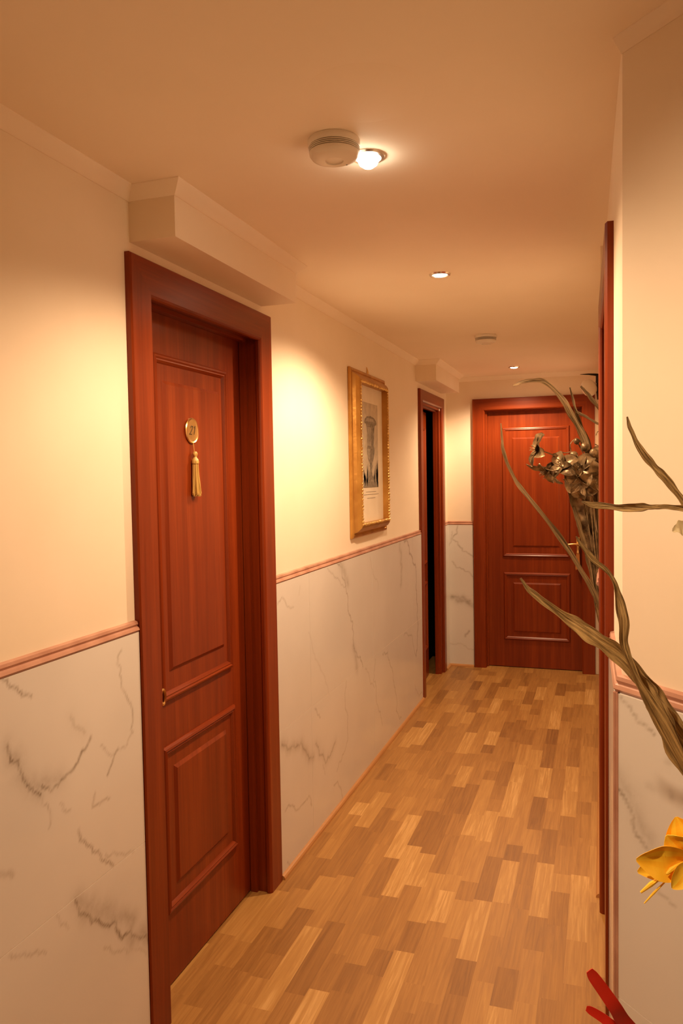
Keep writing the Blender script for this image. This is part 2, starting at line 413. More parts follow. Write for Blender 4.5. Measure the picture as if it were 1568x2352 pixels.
def tile_mesh(panels, to3, nrm, veins, step=.006, thick=.008, seed=1):
    """panels: (u0, u1, z0, z1); to3(u, z, out) gives the point; veins: (polyline in u z, strength, width, smoke)"""
    r = random.Random(seed); V, Fc, val = [], [], []
    vs = [(jag(p, .13, r), s, w, sm) for p, s, w, sm in veins]
    for (u0, u1, z0, z1) in panels:
        nu, nz = max(2, int((u1 - u0) / step)), max(2, int((z1 - z0) / step))
        us, zs = np.linspace(u0, u1, nu + 1), np.linspace(z0, z1, nz + 1)
        U, W = np.meshgrid(us, zs, indexing='ij'); A = np.zeros(U.shape)
        for p, s, w, sm in vs:
            if p[:, 0].max() < u0 - .1 or p[:, 0].min() > u1 + .1: continue
            m = (U > p[:, 0].min() - .12) & (U < p[:, 0].max() + .12) & (W > p[:, 1].min() - .12) & (W < p[:, 1].max() + .12)
            if not m.any(): continue
            d = seg_d(U[m], W[m], p)
            A[m] = np.maximum(A[m], s * np.exp(-(d / w) ** 2))
            if sm: A[m] = np.maximum(A[m], sm * np.exp(-(d / .022) ** 1.5))
        k = len(V)
        V += [tuple(to3(u, z, 0)) for u in us for z in zs]; val += list(A.ravel())
        idx = lambda i, j: k + i * (nz + 1) + j
        for i in range(nu):
            for j in range(nz): Fc.append((idx(i, j), idx(i + 1, j), idx(i + 1, j + 1), idx(i, j + 1)))
        # edges of the slab
        k2 = len(V); cs = [(u0, z0), (u1, z0), (u1, z1), (u0, z1)]
        V += [tuple(to3(u, z, 0)) for u, z in cs] + [tuple(to3(u, z, -thick)) for u, z in cs]; val += [0] * 8
        for i in range(4): Fc.append((k2 + i, k2 + 4 + i, k2 + 4 + (i + 1) % 4, k2 + (i + 1) % 4))
        Fc.append((k2 + 4, k2 + 7, k2 + 6, k2 + 5))
    me = bpy.data.meshes.new('tile'); me.from_pydata(V, [], Fc)
    a = me.attributes.new('vein', 'FLOAT', 'POINT'); a.data.foreach_set('value', val)
    bm = bmesh.new(); bm.from_mesh(me); bmesh.ops.recalc_face_normals(bm, faces=bm.faces[:])
    bm.faces.ensure_lookup_table()
    bm.normal_update()
    f = bm.faces[0]
    if f.normal.dot(Vector(nrm)) < 0: bmesh.ops.reverse_faces(bm, faces=bm.faces[:])
    bm.to_mesh(me); bm.free()
    return me

VEINS = []   # left wall, in (y, z)
def vp(sc, ox, oy, pts, s, w=.0035, sm=0):
    P = [at(ox + x / sc, oy + y / sc, 'X', XT) for x, y in pts]; VEINS.append(([(p.y, p.z) for p in P], s, w, sm))
A_ = lambda pts, s, w=.0032, sm=0: vp(2.471, 0, 1400, pts, s, w, sm)
A_([(5, 390), (60, 440), (110, 470), (180, 495)], .75)
A_([(690, 230), (665, 310), (690, 400), (735, 530), (755, 620), (755, 700)], .5)
A_([(40, 770), (60, 860), (120, 930), (150, 1000), (230, 1050)], .95, .0045, .28)
A_([(70, 830), (140, 950), (220, 1010)], .4, .008, .35)
A_([(240, 1000), (265, 1015), (330, 1000), (370, 950), (440, 870), (500, 760), (515, 720)], .85, .004)
A_([(250, 960), (290, 985), (340, 960)], .3, .006, .3)
A_([(230, 1050), (270, 1110), (290, 1180), (280, 1240)], .4)
A_([(670, 790), (640, 860), (610, 940)], .75); A_([(570, 770), (600, 800), (670, 790), (720, 770), (750, 700)], .35)
A_([(540, 1040), (525, 1120), (560, 1100), (620, 1070)], .5); A_([(445, 1250), (490, 1330), (560, 1370), (645, 1455)], .8)
A_([(600, 1390), (680, 1385), (760, 1370)], .4)
A_([(430, 1640), (450, 1730), (520, 1780), (590, 1790), (660, 1790), (720, 1840), (780, 1860), (860, 1910)], .95, .005)
A_([(440, 1650), (520, 1660), (600, 1690), (700, 1740), (860, 1830)], .45, .012, .45); A_([(460, 1700), (540, 1730), (620, 1740)], .4, .012, .4)
A_([(50, 1970), (150, 1965), (260, 1950)], .4); A_([(320, 1730), (390, 1810)], .3); A_([(590, 1920), (680, 1940), (830, 1960)], .35)
A_([(400, 610), (420, 660), (480, 700)], .35, .006, .1); A_([(340, 1100), (370, 1140), (400, 1140)], .3); A_([(0, 1500), (70, 1510)], .35, .007)
B_ = lambda pts, s, w=.0035, sm=0: vp(2.7675, 600, 1200, pts, s, w, sm)
B_([(480, 260), (530, 370), (545, 450), (550, 560), (580, 630), (585, 780), (620, 860), (645, 920)], .75)
B_([(500, 260), (530, 320), (550, 390)], .3, .02, .4); B_([(585, 790), (600, 860), (610, 930)], .35, .02, .35)
B_([(420, 290), (470, 350), (540, 400)], .4); B_([(905, 110), (940, 200), (970, 270), (985, 350), (985, 450), (990, 600), (990, 750), (985, 850)], .75, .006)
B_([(880, 140), (885, 250), (890, 330), (885, 400)], .4, .012, .3); B_([(105, 520), (140, 480), (205, 540)], .4)
B_([(130, 1415), (180, 1440), (230, 1420), (270, 1440), (330, 1490)], .7, .006, .4); B_([(345, 1410), (370, 1480), (410, 1530), (440, 1480), (470, 1390)], .65, .005, .2)
B_([(770, 835), (820, 910), (850, 1050), (890, 1240)], .55); B_([(725, 870), (715, 950), (730, 1080), (770, 1290)], .45)
B_([(540, 1010), (530, 1100), (550, 1230), (550, 1370), (515, 1480), (480, 1580)], .42); B_([(340, 1185), (375, 1240)], .5)
B_([(460, 1670), (520, 1780)], .5); B_([(150, 1835), (230, 1825), (320, 1800)], .5); B_([(905, 720), (985, 850)], .5)
B_([(660, 930), (720, 1050)], .35); B_([(975, 1030), (1030, 1140)], .4); B_([(300, 700), (340, 840), (430, 1090)], .22); B_([(165, 2160), (190, 2175)], .5)
B_([(245, 400), (240, 460)], .2); B_([(690, 220), (710, 330), (740, 440)], .25); B_([(390, 1540), (405, 1600)], .3)

# ------------------------------------------------------------------ left wall
D1, D2 = (1.850, 2.800), (5.415, 6.290)      # outer edges of the casings on the left
bm = NB()
W0 = -1.44
for y0, y1, z0, z1 in [(YB, 1.935, 0, ZC), (2.729, 5.0, 0, ZC), (5.0, 5.465, 0, ZC), (6.175, 6.62, 0, ZC), (1.935, 2.729, 2.185, ZC), (5.465, 6.175, 2.165, ZC)]:
    box(bm, -1.29 if y0 > 4.9 else W0, XP, y0, y1, z0, z1)
wl = obj('wall_left', bm, M_PLASTER, label='cream plaster left corridor wall over a marble tile dado', cat='wall', kind='structure')
rows = [(.0, .599), (.601, 1.2)]
def runs(y0, y1, joints):
    e = [y0] + [j for j in joints if y0 + .05 < j < y1 - .05] + [y1]
    return [(a + (.0008 if i else 0), b - (.0008 if i < len(e) - 2 else 0)) for i, (a, b) in enumerate(zip(e, e[1:]))]
pans = []
for y0, y1 in ((YB, .6),): pans += [(a, b, z0, z1) for a, b in runs(y0, y1, ()) for z0, z1 in rows]
for y0, y1 in ((.6, 1.847), (2.803, 5.412), (6.293, YE)): pans += [(a, b, z0, z1) for a, b in runs(y0, y1, (1.22, 3.17, 4.16, 5.15)) for z0, z1 in rows]
me = tile_mesh(pans, lambda u, z, o: (XT + o, u, z), (1, 0, 0), VEINS)
objm('wainscot', me, M_TILE, wl, label='white marble tile dado with grey veins')
bm = NB()
for y0, y1 in ((YB, 1.847), (2.803, 5.412), (6.293, YE)): box(bm, XP, XT - .0012, y0, y1, .001, 1.198)
obj('grout', bm, M_GROUT, wl, label='pale grout lines')

RAILP = [(0, 0), (0, .012), (.006, .017), (.013, .014), (.016, .009), (.022, .012), (.029, .010), (.032, 0)]
def rail(name, segs, label):
    bm = NB()
    for path, n in segs: rail_sweep(bm, path, n)
    return obj(name, bm, M_RAIL, label=label, cat='chair rail', kind='structure', smooth=False)
def rail_sweep(bm, path, nside, prof=RAILP, matidx=0):
    """horizontal moulding along a plan path; prof (height, outward); nside = sign of the outward side"""
    P = [Vector(p) for p in path]; N = len(P); uv = bm.loops.layers.uv.verify(); rings = []
    segs = [(P[i + 1] - P[i]).normalized() for i in range(N - 1)]
    side = [Vector((d.y, -d.x, 0)) * nside for d in segs]
    for i in range(N):
        s0, s1 = side[max(i - 1, 0)], side[min(i, N - 2)]; m = (s0 + s1) / (1 + s0.dot(s1))
        rings.append([bm.verts.new(P[i] + m * b + Vector((0, 0, a))) for a, b in prof])
    K = len(prof); fs = []; acc = 0
    for i in range(N - 1):
        d = (P[i + 1] - P[i]).length
        for k in range(K):
            k2 = (k + 1) % K
            f = bm.faces.new((rings[i][k], rings[i + 1][k], rings[i + 1][k2], rings[i][k2])); f.material_index = matidx; fs.append(f)
            for l, w in zip(f.loops, ((acc, k), (acc + d, k), (acc + d, k2), (acc, k2))): l[uv].uv = (w[0], w[1] * .006)
        acc += d
    for r in (rings[0][::-1], rings[-1]): fs.append(bm.faces.new(r))
    bmesh.ops.recalc_face_normals(bm, faces=fs)
Z = 1.2
rail('trim_1', [([(XP, YB, Z), (XP, 1.847, Z)], 1)], 'rose coloured rail on left wall, nearest stretch before the numbered door')
rail('trim_2', [([(XP, 2.803, Z), (XP, 5.412, Z)], 1)], 'rose coloured rail on left wall below the gilt framed picture')
rail('trim_3', [([(XP, 6.293, Z), (XP, YE + .014, Z), (-1.022, YE + .014, Z)], 1)], 'short rose coloured rail between the ajar door and the end door')
QR = [(0, 0), (0, .016), (.008, .0145), (.014, .010), (.017, .004), (.018, 0)]
def qround(name, paths, label):
    bm = NB()
    for p in paths: rail_sweep(bm, p, 1, QR)
    obj(name, bm, M_OAKTRIM, label=label, cat='baseboard', kind='structure')
qround('baseboard_left', [[(XT, 2.803, 0), (XT, 5.412, 0)], [(XT, YB, 0), (XT, 1.847, 0)]], 'thin oak quarter round along the foot of the left wall')
qround('baseboard_far', [[(XT, 6.293, 0), (XT, YE, 0), (-1.022, YE, 0)]], 'thin oak quarter round left of the end door')

# ------------------------------------------------------------------ end wall
bm = NB()
for x0, x1, z0, z1 in [(-1.29, -.955, 0, ZC), (-.085, .5, 0, ZC), (-.955, -.085, 2.175, ZC)]:
    box(bm, x0, x1, YE + .014, YE + .20, z0, z1)
wf = obj('wall_far', bm, M_PLASTER, label='cream plaster end wall around the far door', cat='wall', kind='structure')
EV = []
def E_(pts, s, w=.005, sm=0):
    P = [at(920 + x / 2.8, 760 + y / 2.8, 'Y', YE) for x, y in pts]; EV.append(([(p.x, p.z) for p in P], s, w, sm))
E_([(365, 1255), (330, 1340), (380, 1390), (470, 1460)], .55); E_([(330, 1480), (400, 1530), (470, 1590)], .45)
E_([(330, 1710), (400, 1715), (470, 1770)], .6, .02, .5); E_([(360, 1730), (440, 1740)], .55, .02, .4); E_([(415, 1965), (440, 1930)], .6, .008); E_([(320, 2010), (470, 2050)], .25); E_([(330, 1290), (310, 1380)], .3)
me = tile_mesh([(XT, -1.024, z0, z1) for z0, z1 in rows], lambda u, z, o: (u, YE - o, z), (0, -1, 0), EV)
objm('wainscot', me, M_TILE, wf)
bm = NB(); box(bm, XT, -1.024, YE + .0012, YE + .014, .001, 1.198); obj('grout', bm, M_GROUT, wf)

# ------------------------------------------------------------------ right wall
# near corner (0.022,1.56) and the 45 degree stretch to its right
K0 = Vector((.022, 1.56, 0)); K1 = Vector((.93, .635, 0)); kd = (K1 - K0).normalized(); kn = Vector((-kd.y, kd.x, 0))
if kn.y > 0: kn = -kn
KP = Vector((.037, 1.574, 0))                       # plaster corner, set back behind the tiles
DR = (2.012, 3.02)                                  # casing of the side door, near and far edges
bm = NB()
def prism(bm, plan, z0, z1):
    a = [bm.verts.new((x, y, z0)) for x, y in plan]; b = [bm.verts.new((x, y, z1)) for x, y in plan]; n = len(plan)
    fs = [bm.faces.new(a[::-1]), bm.faces.new(b)] + [bm.faces.new((a[i], a[(i + 1) % n], b[(i + 1) % n], b[i])) for i in range(n)]
    setuv(bm, fs, 2); bmesh.ops.recalc_face_normals(bm, faces=fs)
kpe = KP + kd * 1.32
prism(bm, [(KP.x, KP.y), (.026, 2.09), (.25, 2.09), (.25, 1.75), (1.15, .84), (kpe.x, kpe.y)], 0, ZC)
prism(bm, [(.026, 2.09), (.012, 2.94), (.25, 2.94), (.25, 2.09)], 2.175, ZC)
prism(bm, [(RP, 2.94), (RP, YN0), (.25, YN0), (.25, 2.94)], 0, ZC)
prism(bm, [(RP, YN0), (RP, YN1), (.45, YN1), (.45, YN0)], 0, ZN0)
prism(bm, [(RP, YN0), (RP, YN1), (.45, YN1), (.45, YN0)], ZN1, ZC)
prism(bm, [(.33, YN0), (.33, YN1), (.45, YN1), (.45, YN0)], ZN0, ZN1)
prism(bm, [(RP, YN1), (RP, YE + .014), (.45, YE + .014), (.45, YN1)], 0, ZC)
prism(bm, [(.25, YN0 - .1), (.25, YN0), (.45, YN0), (.45, YN0 - .1)], 0, ZC)
wr = obj('wall_right', bm, M_PLASTER, label='cream plaster right corridor wall with angled corner and flower niche', cat='wall', kind='structure')
CV = []
def C_(sc, oy, pts, s, w=.003, sm=0):
    P = []
    for x, y in pts:
        d = CR * ((1320 + x / sc - 784) / F) - CU * ((oy + y / sc - 1176) / F) + CF
        t = (K0 - CO).dot(kn) / d.dot(kn); q = CO + d * t; P.append(((q - K0).dot(kd), q.z))
    CV.append((P, s, w, sm))
C_(3.36, 1000, [(320, 1990), (380, 2060), (450, 2150), (610, 2310)], .5, .003)
C_(3.609, 1700, [(330, 360), (380, 430), (430, 510), (470, 590), (480, 690), (560, 850), (630, 940)], .85, .004)
C_(3.609, 1700, [(340, 270), (400, 370), (470, 450), (510, 600), (560, 740), (640, 880)], .4, .010, .32)
C_(3.609, 1700, [(690, 1250), (760, 1310), (830, 1370)], .35); C_(3.609, 1700, [(760, 180), (860, 170)], .25, .006); C_(3.609, 1700, [(600, 380), (640, 400)], .2, .008); C_(3.609, 1700, [(790, 420), (800, 480)], .25, .006)
me = tile_mesh([(.006, .62, z0, z1) for z0, z1 in rows] + [(.6216, 1.3, z0, z1) for z0, z1 in rows], lambda u, z, o: tuple(K0 + kd * u + kn * o + Vector((0, 0, z))), tuple(kn), CV)
objm('wainscot', me, M_TILE, wr)
me = tile_mesh([(1.572, DR[0] - .003, z0, z1) for z0, z1 in rows], lambda u, z, o: (.022 - (u - 1.56) * .016 - o, u, z), (-1, 0, 0), [])
objm('wainscot', me, M_TILE, wr)
me = tile_mesh([(a, b, z0, z1) for a, b in runs(DR[1] + .003, YE - .02, (4.0, 5.0, 6.0)) for z0, z1 in [(0, .5985), (.6015, ZN0 - .01)]] + [(a, b, ZN0 - .01, 1.2) for a, b in ((DR[1] + .003, YN0), (YN1, YE - .02))],
               lambda u, z, o: (RT - o, u, z), (-1, 0, 0), [([(4.6, .2), (4.9, .7), (5.2, 1.0)], .5, .005, .1)], step=.02)
objm('wainscot', me, M_TILE, wr)
bm = NB()
o1 = -kn * .0012; q0, q1 = K0 + kd * .006 + o1, K0 + kd * 1.295 + o1; q2, q3 = q1 - kn * .006, q0 - kn * .006
prism(bm, [(q.x, q.y) for q in (q0, q1, q2, q3)], .001, 1.198)
obj('grout', bm, M_GROUT, wr, label='pale grout lines')
# corner profile of the tiles
bm = NB()
for dx, dy, rr in ((.0005, .004, .0048), (.005, -.0035, .0040)):
    tube(bm, [(K0.x + dx + .002, K0.y + dy, .0), (K0.x + dx + .002, K0.y + dy, 1.2)], rr, 10)
obj('corner_trim', bm, M_RAIL, wr, label='rose coloured tile edge strip on the corner')
bm = NB()
rail_sweep(bm, [(.029, DR[0] - .003, Z), (.037, KP.y, Z), tuple(KP + kd * 1.32 + Vector((0, 0, Z)))], 1)
obj('trim_4', bm, M_RAIL, label='rose coloured rail wrapping the near right corner behind the dry leaves', cat='chair rail', kind='structure')
bm = NB()
for y0, y1 in ((DR[1] + .003, YN0), (YN1, YE)): rail_sweep(bm, [(RP, y0, Z), (RP, y1, Z)], -1)
obj('trim_5', bm, M_RAIL, label='rose coloured rail on the far right wall past the side door', cat='chair rail', kind='structure')
bm = NB(); rail_sweep(bm, [(RT, DR[1] + .01, 0), (RT, YE, 0)], -1, QR)
obj('baseboard_right', bm, M_OAKTRIM, label='thin oak quarter round along the foot of the right wall', cat='baseboard', kind='structure')
# hall walls around the camera
bm = NB(); box(bm, XH, XH + .12, YB, .66, 0, ZC); obj('wall_hall', bm, M_PLASTER, label='cream plaster hall wall to the right of the corridor mouth', cat='wall', kind='structure')
bm = NB(); box(bm, W0, XH + .12, YB - .12, YB, 0, ZC); obj('wall_near', bm, M_PLASTER, label='cream plaster wall behind the viewpoint', cat='wall', kind='structure')

# ------------------------------------------------------------------ ceiling, bulkheads, cove
bm = NB(); box(bm, W0, 1.2, YB - .12, 6.75, ZC, ZC + .1)
ce = obj('ceiling', bm, M_CEIL, label='plain white corridor ceiling', cat='ceiling', kind='structure')
for y0, y1, xs, lab in ((1.877, 2.755, -1.097, 'plaster bulkhead above the numbered door'), (5.353, 6.272, -1.095, 'plaster bulkhead above the ajar door')):
    bm = NB(); box(bm, XP, xs, y0, y1, 2.284, ZC); obj('bulkhead', bm, M_PLASTER, ce, label=lab)
bm = NB()
cv = [(-.034, 0), (-.034, .003), (-.026, .012), (-.012, .026), (-.003, .034), (0, .034), (0, 0)]
e = XP; rail_sweep(bm, [(e, YB, ZC), (e, 1.877, ZC), (-1.097, 1.877, ZC), (-1.097, 2.755, ZC), (e, 2.755, ZC), (e, 5.353, ZC), (-1.095, 5.353, ZC), (-1.095, 6.272, ZC), (e, 6.272, ZC), (e, YE + .014, ZC), (RP, YE + .014, ZC)], 1, cv)
rail_sweep(bm, [(KP.x, KP.y, ZC), tuple(KP + kd * 1.3 + Vector((0, 0, ZC)))], 1, [(a * .7, b * .7) for a, b in cv])
obj('cove_molding', bm, M_CEIL, ce, label='small white cove where walls meet the ceiling')
# painted-over round cover plate
bm = NB(); lathe(bm, [(0, 0), (.115, 0), (.127, .0006), (.127, .002), (0, .002)], 64, (-.475, 1.60, ZC - .0007))
obj('round_cover', bm, M_CEIL, ce, label='flat round painted cover disc on the ceiling')

# ------------------------------------------------------------------ doors
CASP = lambda w, t: [(0, 0), (0, t * .75), (.004, t), (w - .010, t), (w - .004, t * .8), (w, t * .55), (w, 0)]
MOULD = [(0, 0), (.000, .004), (.006, .011), (.012, .013), (.017, .009), (.021, .010), (.027, .004), (.030, 0)]
def frame_of(n, u, o):
    """door-plane helper: point at (u along, z up, out along n) from origin o"""
    n, u = Vector(n), Vector(u)
    return lambda a, z, b=0.: Vector(o) + u * a + n * b + Vector((0, 0, z))

def leaf_mesh(P, n, u, a0, a1, z0, z1, thick, panels, axis_n):
    """a door leaf: slab with mouldings and raised panels; P(a, z, out)"""
    bm = NB()
    c = [P(a, z, b) for a in (a0, a1) for z in (z0, z1) for b in (0, -thick)]
    lo = Vector((min(q.x for q in c), min(q.y for q in c), min(q.z for q in c))); hi = Vector((max(q.x for q in c), max(q.y for q in c), max(q.z for q in c)))
    vs = [bm.verts.new(P(a, z, b)) for a in (a0, a1) for b in (0, -thick) for z in (z0, z1)]
    fs = [bm.faces.new([vs[i] for i in q]) for q in [(0, 1, 3, 2), (4, 6, 7, 5), (0, 4, 5, 1), (2, 3, 7, 6), (0, 2, 6, 4), (1, 5, 7, 3)]]
    setuv(bm, fs, 2); bmesh.ops.recalc_face_normals(bm, faces=fs)
    leaf = bm
    mb, pb = NB(), NB()
    for (m0, m1, mz0, mz1, r0, r1, rz0, rz1) in panels:
        path = [P(m0, mz0), P(m1, mz0), P(m1, mz1), P(m0, mz1)]
        # inward side
        s = Vector(n).cross((path[1] - path[0]).normalized())
        if s.z < 0: path = path[::-1]
        sweep(mb, path, MOULD, n, closed=True)
        frustum(pb, P((r0 + r1) / 2, (rz0 + rz1) / 2, 0), u, (0, 0, 1), n, (r1 - r0) / 2, (rz1 - rz0) / 2, .012, .012, .0075)
    return leaf, mb, pb

def casing(bm, P, n, a0, a1, ztop, w, t, wtop=None):
    path = [P(a0, 0), P(a0, ztop), P(a1, ztop), P(a1, 0)]
    s = Vector(n).cross((path[1] - path[0]).normalized())
    if s.dot(path[3] - path[0]) < 0: path = path[::-1]
    sweep(bm, path, CASP(w, t), n)

# --- door 1: the numbered door on the left, in its recess
LX = -1.312
P1 = lambda a, z, b=0.: Vector((XP + b, a, z))
d1 = empty('door_1', (XP, 2.325, 0), 'cherry wood panelled guest room door with round brass number plate, nearest on the left', 'door', kind='structure')
bm = NB(); casing(bm, P1, (1, 0, 0), D1[0], D1[1], 2.252, .108, .020); obj('casing', bm, M_WOOD, d1)
bm = NB()
box(bm, LX - .045, XP, 1.936, 1.962, 0, 2.156); box(bm, LX - .045, XP, 2.700, 2.7285, 0, 2.156); box(bm, LX - .045, XP, 1.936, 2.7285, 2.156, 2.184, axis=1)
for y0, y1 in ((1.962, 1.976), (2.686, 2.700)):
    box(bm, LX + .003, LX + .030, y0, y1, 0, 2.156)
box(bm, LX + .003, LX + .030, 1.976, 2.686, 2.142, 2.156, axis=1)
obj('jamb', bm, M_WOOD, d1)
PL = lambda a, z, b=0.: Vector((LX + b, a, z))
l, m_, p_ = leaf_mesh(PL, (1, 0, 0), (0, 1, 0), 1.966, 2.696, .006, 2.148, .040,
    [(2.076, 2.567, .920, 2.017, 2.136, 2.512, 1.010, 1.936), (2.076, 2.577, .238, .778, 2.146, 2.510, .312, .702)], 0)
lf = obj('leaf', l, M_WOOD, d1); obj('panel_molding', m_, M_WOOD, lf); obj('raised_panel', p_, M_WOOD, lf)
# oval brass pull
bm = NB()
c = PL(2.070, .947, 0)
ring = []
for i in range(28):
    a = 2 * PI * i / 28; ring.append(Vector((c.x + .016, c.y + .0125 * math.cos(a), c.z + .0235 * math.sin(a))))
N_ = 28; rr = []
for i in range(N_):
    t = (ring[(i + 1) % N_] - ring[i - 1]).normalized(); x = Vector((1, 0, 0)); s = t.cross(x)
    rr.append([bm.verts.new(ring[i] + (x * math.cos(2 * PI * k / 8) + s * math.sin(2 * PI * k / 8)) * .0042) for k in range(8)])
for i in range(N_):
    for k in range(8):
        f = bm.faces.new((rr[i][k], rr[(i + 1) % N_][k], rr[(i + 1) % N_][(k + 1) % 8], rr[i][(k + 1) % 8])); f.smooth = True
bmesh.ops.recalc_face_normals(bm, faces=bm.faces[:])
Rx = Matrix.Rotation(PI / 2, 3, 'Y')
lathe(bm, [(0, 0), (.0095, 0), (.0095, .008), (.006, .012), (0, .012)], 20, c, Rx)
obj('door_pull', bm, M_BRASS, lf, label='oval brass pull')

# number plate and tassel on door 1
zface = LX + .0075
np_ = empty('number_plate', (zface, 2.300, 1.745), 'round brass plate with engraved 21 on the nearest door', 'sign')
bm = NB(); Rt = Matrix.Rotation(PI / 2, 3, 'Y')
lathe(bm, [(0, 0), (.040, 0), (.0425, .002), (.043, .005), (.0405, .0075), (.0375, .006), (.036, .0055), (0, .0065)], 56, (zface, 2.300, 1.786), Rt)
obj('disc', bm, M_BRASS, np_)
bm = NB()
def stroke(pts, r=.0011):
    S = spline([(0, *p) for p in pts], 6)
    tube(bm, [Vector((zface + .0068, 2.300 + .0015 + (q[1] + q[2] * .30), 1.786 + q[2])) for q in S], [r * (1.25 if 2 < i < len(S) - 3 else .7) for i in range(len(S))], 6)
stroke([(-.016, .008), (-.013, .014), (-.008, .0155), (-.004, .012), (-.005, .006), (-.010, -.003), (-.016, -.012), (-.012, -.011), (-.006, -.013), (-.001, -.011)])
stroke([(.006, .009), (.011, .0155), (.0115, .012), (.0115, 0), (.0115, -.013)])
obj('numerals', bm, M_BRASSDARK, np_, label='dark engraved number 21')
ts = empty('tassel', (zface, 2.303, 1.56), 'gold silk tassel hanging below the brass number plate', 'tassel')
bm = NB()
tube(bm, [(zface + .006, 2.3045, 1.747), (zface + .008, 2.303, 1.73), (zface + .010, 2.302, 1.714)], .0009, 6); tube(bm, [(zface + .006, 2.300, 1.747), (zface + .009, 2.301, 1.73), (zface + .010, 2.302, 1.714)], .0009, 6)
obj('cord', bm, M_TASSEL, ts)
bm = NB(); tc = (zface + .0125, 2.302, 0)
lathe(bm, [(0, 1.717), (.005, 1.716), (.0085, 1.710), (.0075, 1.703), (.005, 1.699), (.0055, 1.696), (.0105, 1.690), (.0125, 1.681), (.0118, 1.676), (0, 1.676)], 20, tc); obj('knot', bm, M_TASSEL, ts)
bm = NB(); r = random.Random(3)
for i in range(90):
    a = r.random() * 2 * PI; q = math.sqrt(r.random()); x0, y0 = .0095 * q * math.cos(a), .0095 * q * math.sin(a); k = 1.55 + .35 * r.random(); zb = 1.565 + .012 * r.random()
    pts = [(tc[0] + x0, tc[1] + y0, 1.680), (tc[0] + x0 * 1.15, tc[1] + y0 * 1.3 + .001, 1.64), (max(tc[0] + x0 * k * .9, zface + .002), tc[1] + y0 * k * 1.25 + .004, zb)]
    tube(bm, [Vector(p) for p in pts], .0012, 5)
obj('fringe', bm, M_TASSEL, ts)

# --- door 2: ajar, further along on the left
d2 = empty('door_2', (XP, 5.85, 0), 'cherry wood door standing ajar on the left past the framed picture', 'door', kind='structure')
bm = NB(); casing(bm, P1, (1, 0, 0), D2[0], D2[1], 2.242, .085, .020); obj('casing', bm, M_WOOD, d2)
bm = NB()
box(bm, -1.29, XP, 5.466, 5.4905, 0, 2.138); box(bm, -1.29, XP + .001, 6.152, 6.215, 0, 2.138); box(bm, -1.29, XP + .001, 5.4905, 6.152, 2.138, 2.1645, axis=1)
box(bm, -1.288, -1.262, 6.140, 6.152, 0, 2.138); box(bm, -1.288, -1.262, 5.4905, 5.502, 0, 2.138); box(bm, -1.288, -1.262, 5.502, 6.140, 2.126, 2.138, axis=1)
obj('jamb', bm, M_WOOD, d2)
th = math.radians(4.0); ux = Vector((-math.sin(th), math.cos(th), 0)); nx = Vector((math.cos(th), math.sin(th), 0))
H2 = Vector((-1.293, 5.492, 0)); P2 = lambda a, z, b=0.: H2 + ux * a + nx * b + Vector((0, 0, z))
WD2 = .62
l, m_, p_ = leaf_mesh(P2, nx, ux, 0, WD2, .006, 2.12, .040, [(.09, WD2 - .09, .92, 2.0, .15, WD2 - .15, 1.0, 1.92), (.09, WD2 - .09, .24, .78, .15, WD2 - .15, .31, .70)], 0)
lf2 = obj('leaf', l, M_WOOD, d2); obj('panel_molding', m_, M_WOOD, lf2); obj('raised_panel', p_, M_WOOD, lf2)
bm = NB()
for z in (1.02, 1.14, .96): tube(bm, [P2(WD2 + .012, z - .02, -.018), P2(WD2 + .012, z + .02, -.018)], .007, 8)
for z in (1.0, 1.08): tube(bm, [P2(WD2 - .01, z, -.018), P2(WD2 + .012, z, -.018)], .005, 8)
obj('lock', bm, M_CHROME, lf2, label='small metal lock hardware on the leaf edge')
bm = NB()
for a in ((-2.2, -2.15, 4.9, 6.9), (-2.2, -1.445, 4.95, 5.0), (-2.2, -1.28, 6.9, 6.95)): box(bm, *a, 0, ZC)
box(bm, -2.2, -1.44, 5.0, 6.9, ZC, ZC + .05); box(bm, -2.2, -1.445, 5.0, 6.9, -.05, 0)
obj('wall_storeroom', bm, noisy(mat('darkened_room_paint', (.012, .008, .005), .95, spec=.02), 3, (.009, .006, .004), (.014, .009, .006)), label='room glimpsed through the ajar door, its darkness painted into the walls', cat='wall', kind='structure')  # near-black wall colour stands in for the room's darkness

# --- door 3: at the end of the corridor
d3 = empty('door_3', (-.54, YE + .014, 0), 'cherry wood panelled door closing the far end of the corridor', 'door', kind='structure')
P3 = lambda a, z, b=0.: Vector((a, YE + .014 - b, z))
bm = NB(); casing(bm, P3, (0, -1, 0), -1.020, -.052, 2.244, .100, .028); obj('casing', bm, M_WOOD, d3)
LY = 6.53
bm = NB()
box(bm, -.954, -.918, YE + .014, LY + .05, 0, 2.146); box(bm, -.122, -.0855, YE + .014, LY + .05, 0, 2.146); box(bm, -.954, -.0855, YE + .014, LY + .05, 2.146, 2.174, axis=0)
box(bm, -.918, -.906, LY - .026, LY - .003, 0, 2.146); box(bm, -.134, -.122, LY - .026, LY - .003, 0, 2.146); box(bm, -.906, -.134, LY - .026, LY - .003, 2.134, 2.146, axis=0)
obj('jamb', bm, M_WOOD, d3)
P3L = lambda a, z, b=0.: Vector((a, LY - b, z))
l, m_, p_ = leaf_mesh(P3L, (0, -1, 0), (1, 0, 0), -.914, -.126, .006, 2.14, .04,
    [(-.787, -.248, .930, 2.006, -.706, -.326, 1.015, 1.920), (-.780, -.246, .233, .800, -.704, -.318, .300, .716)], 1)
lf3 = obj('leaf', l, M_WOOD, d3); obj('panel_molding', m_, M_WOOD, lf3); obj('raised_panel', p_, M_WOOD, lf3)
bm = NB()
box(bm, -.198, -.170, LY - .006, LY, .93, 1.10)
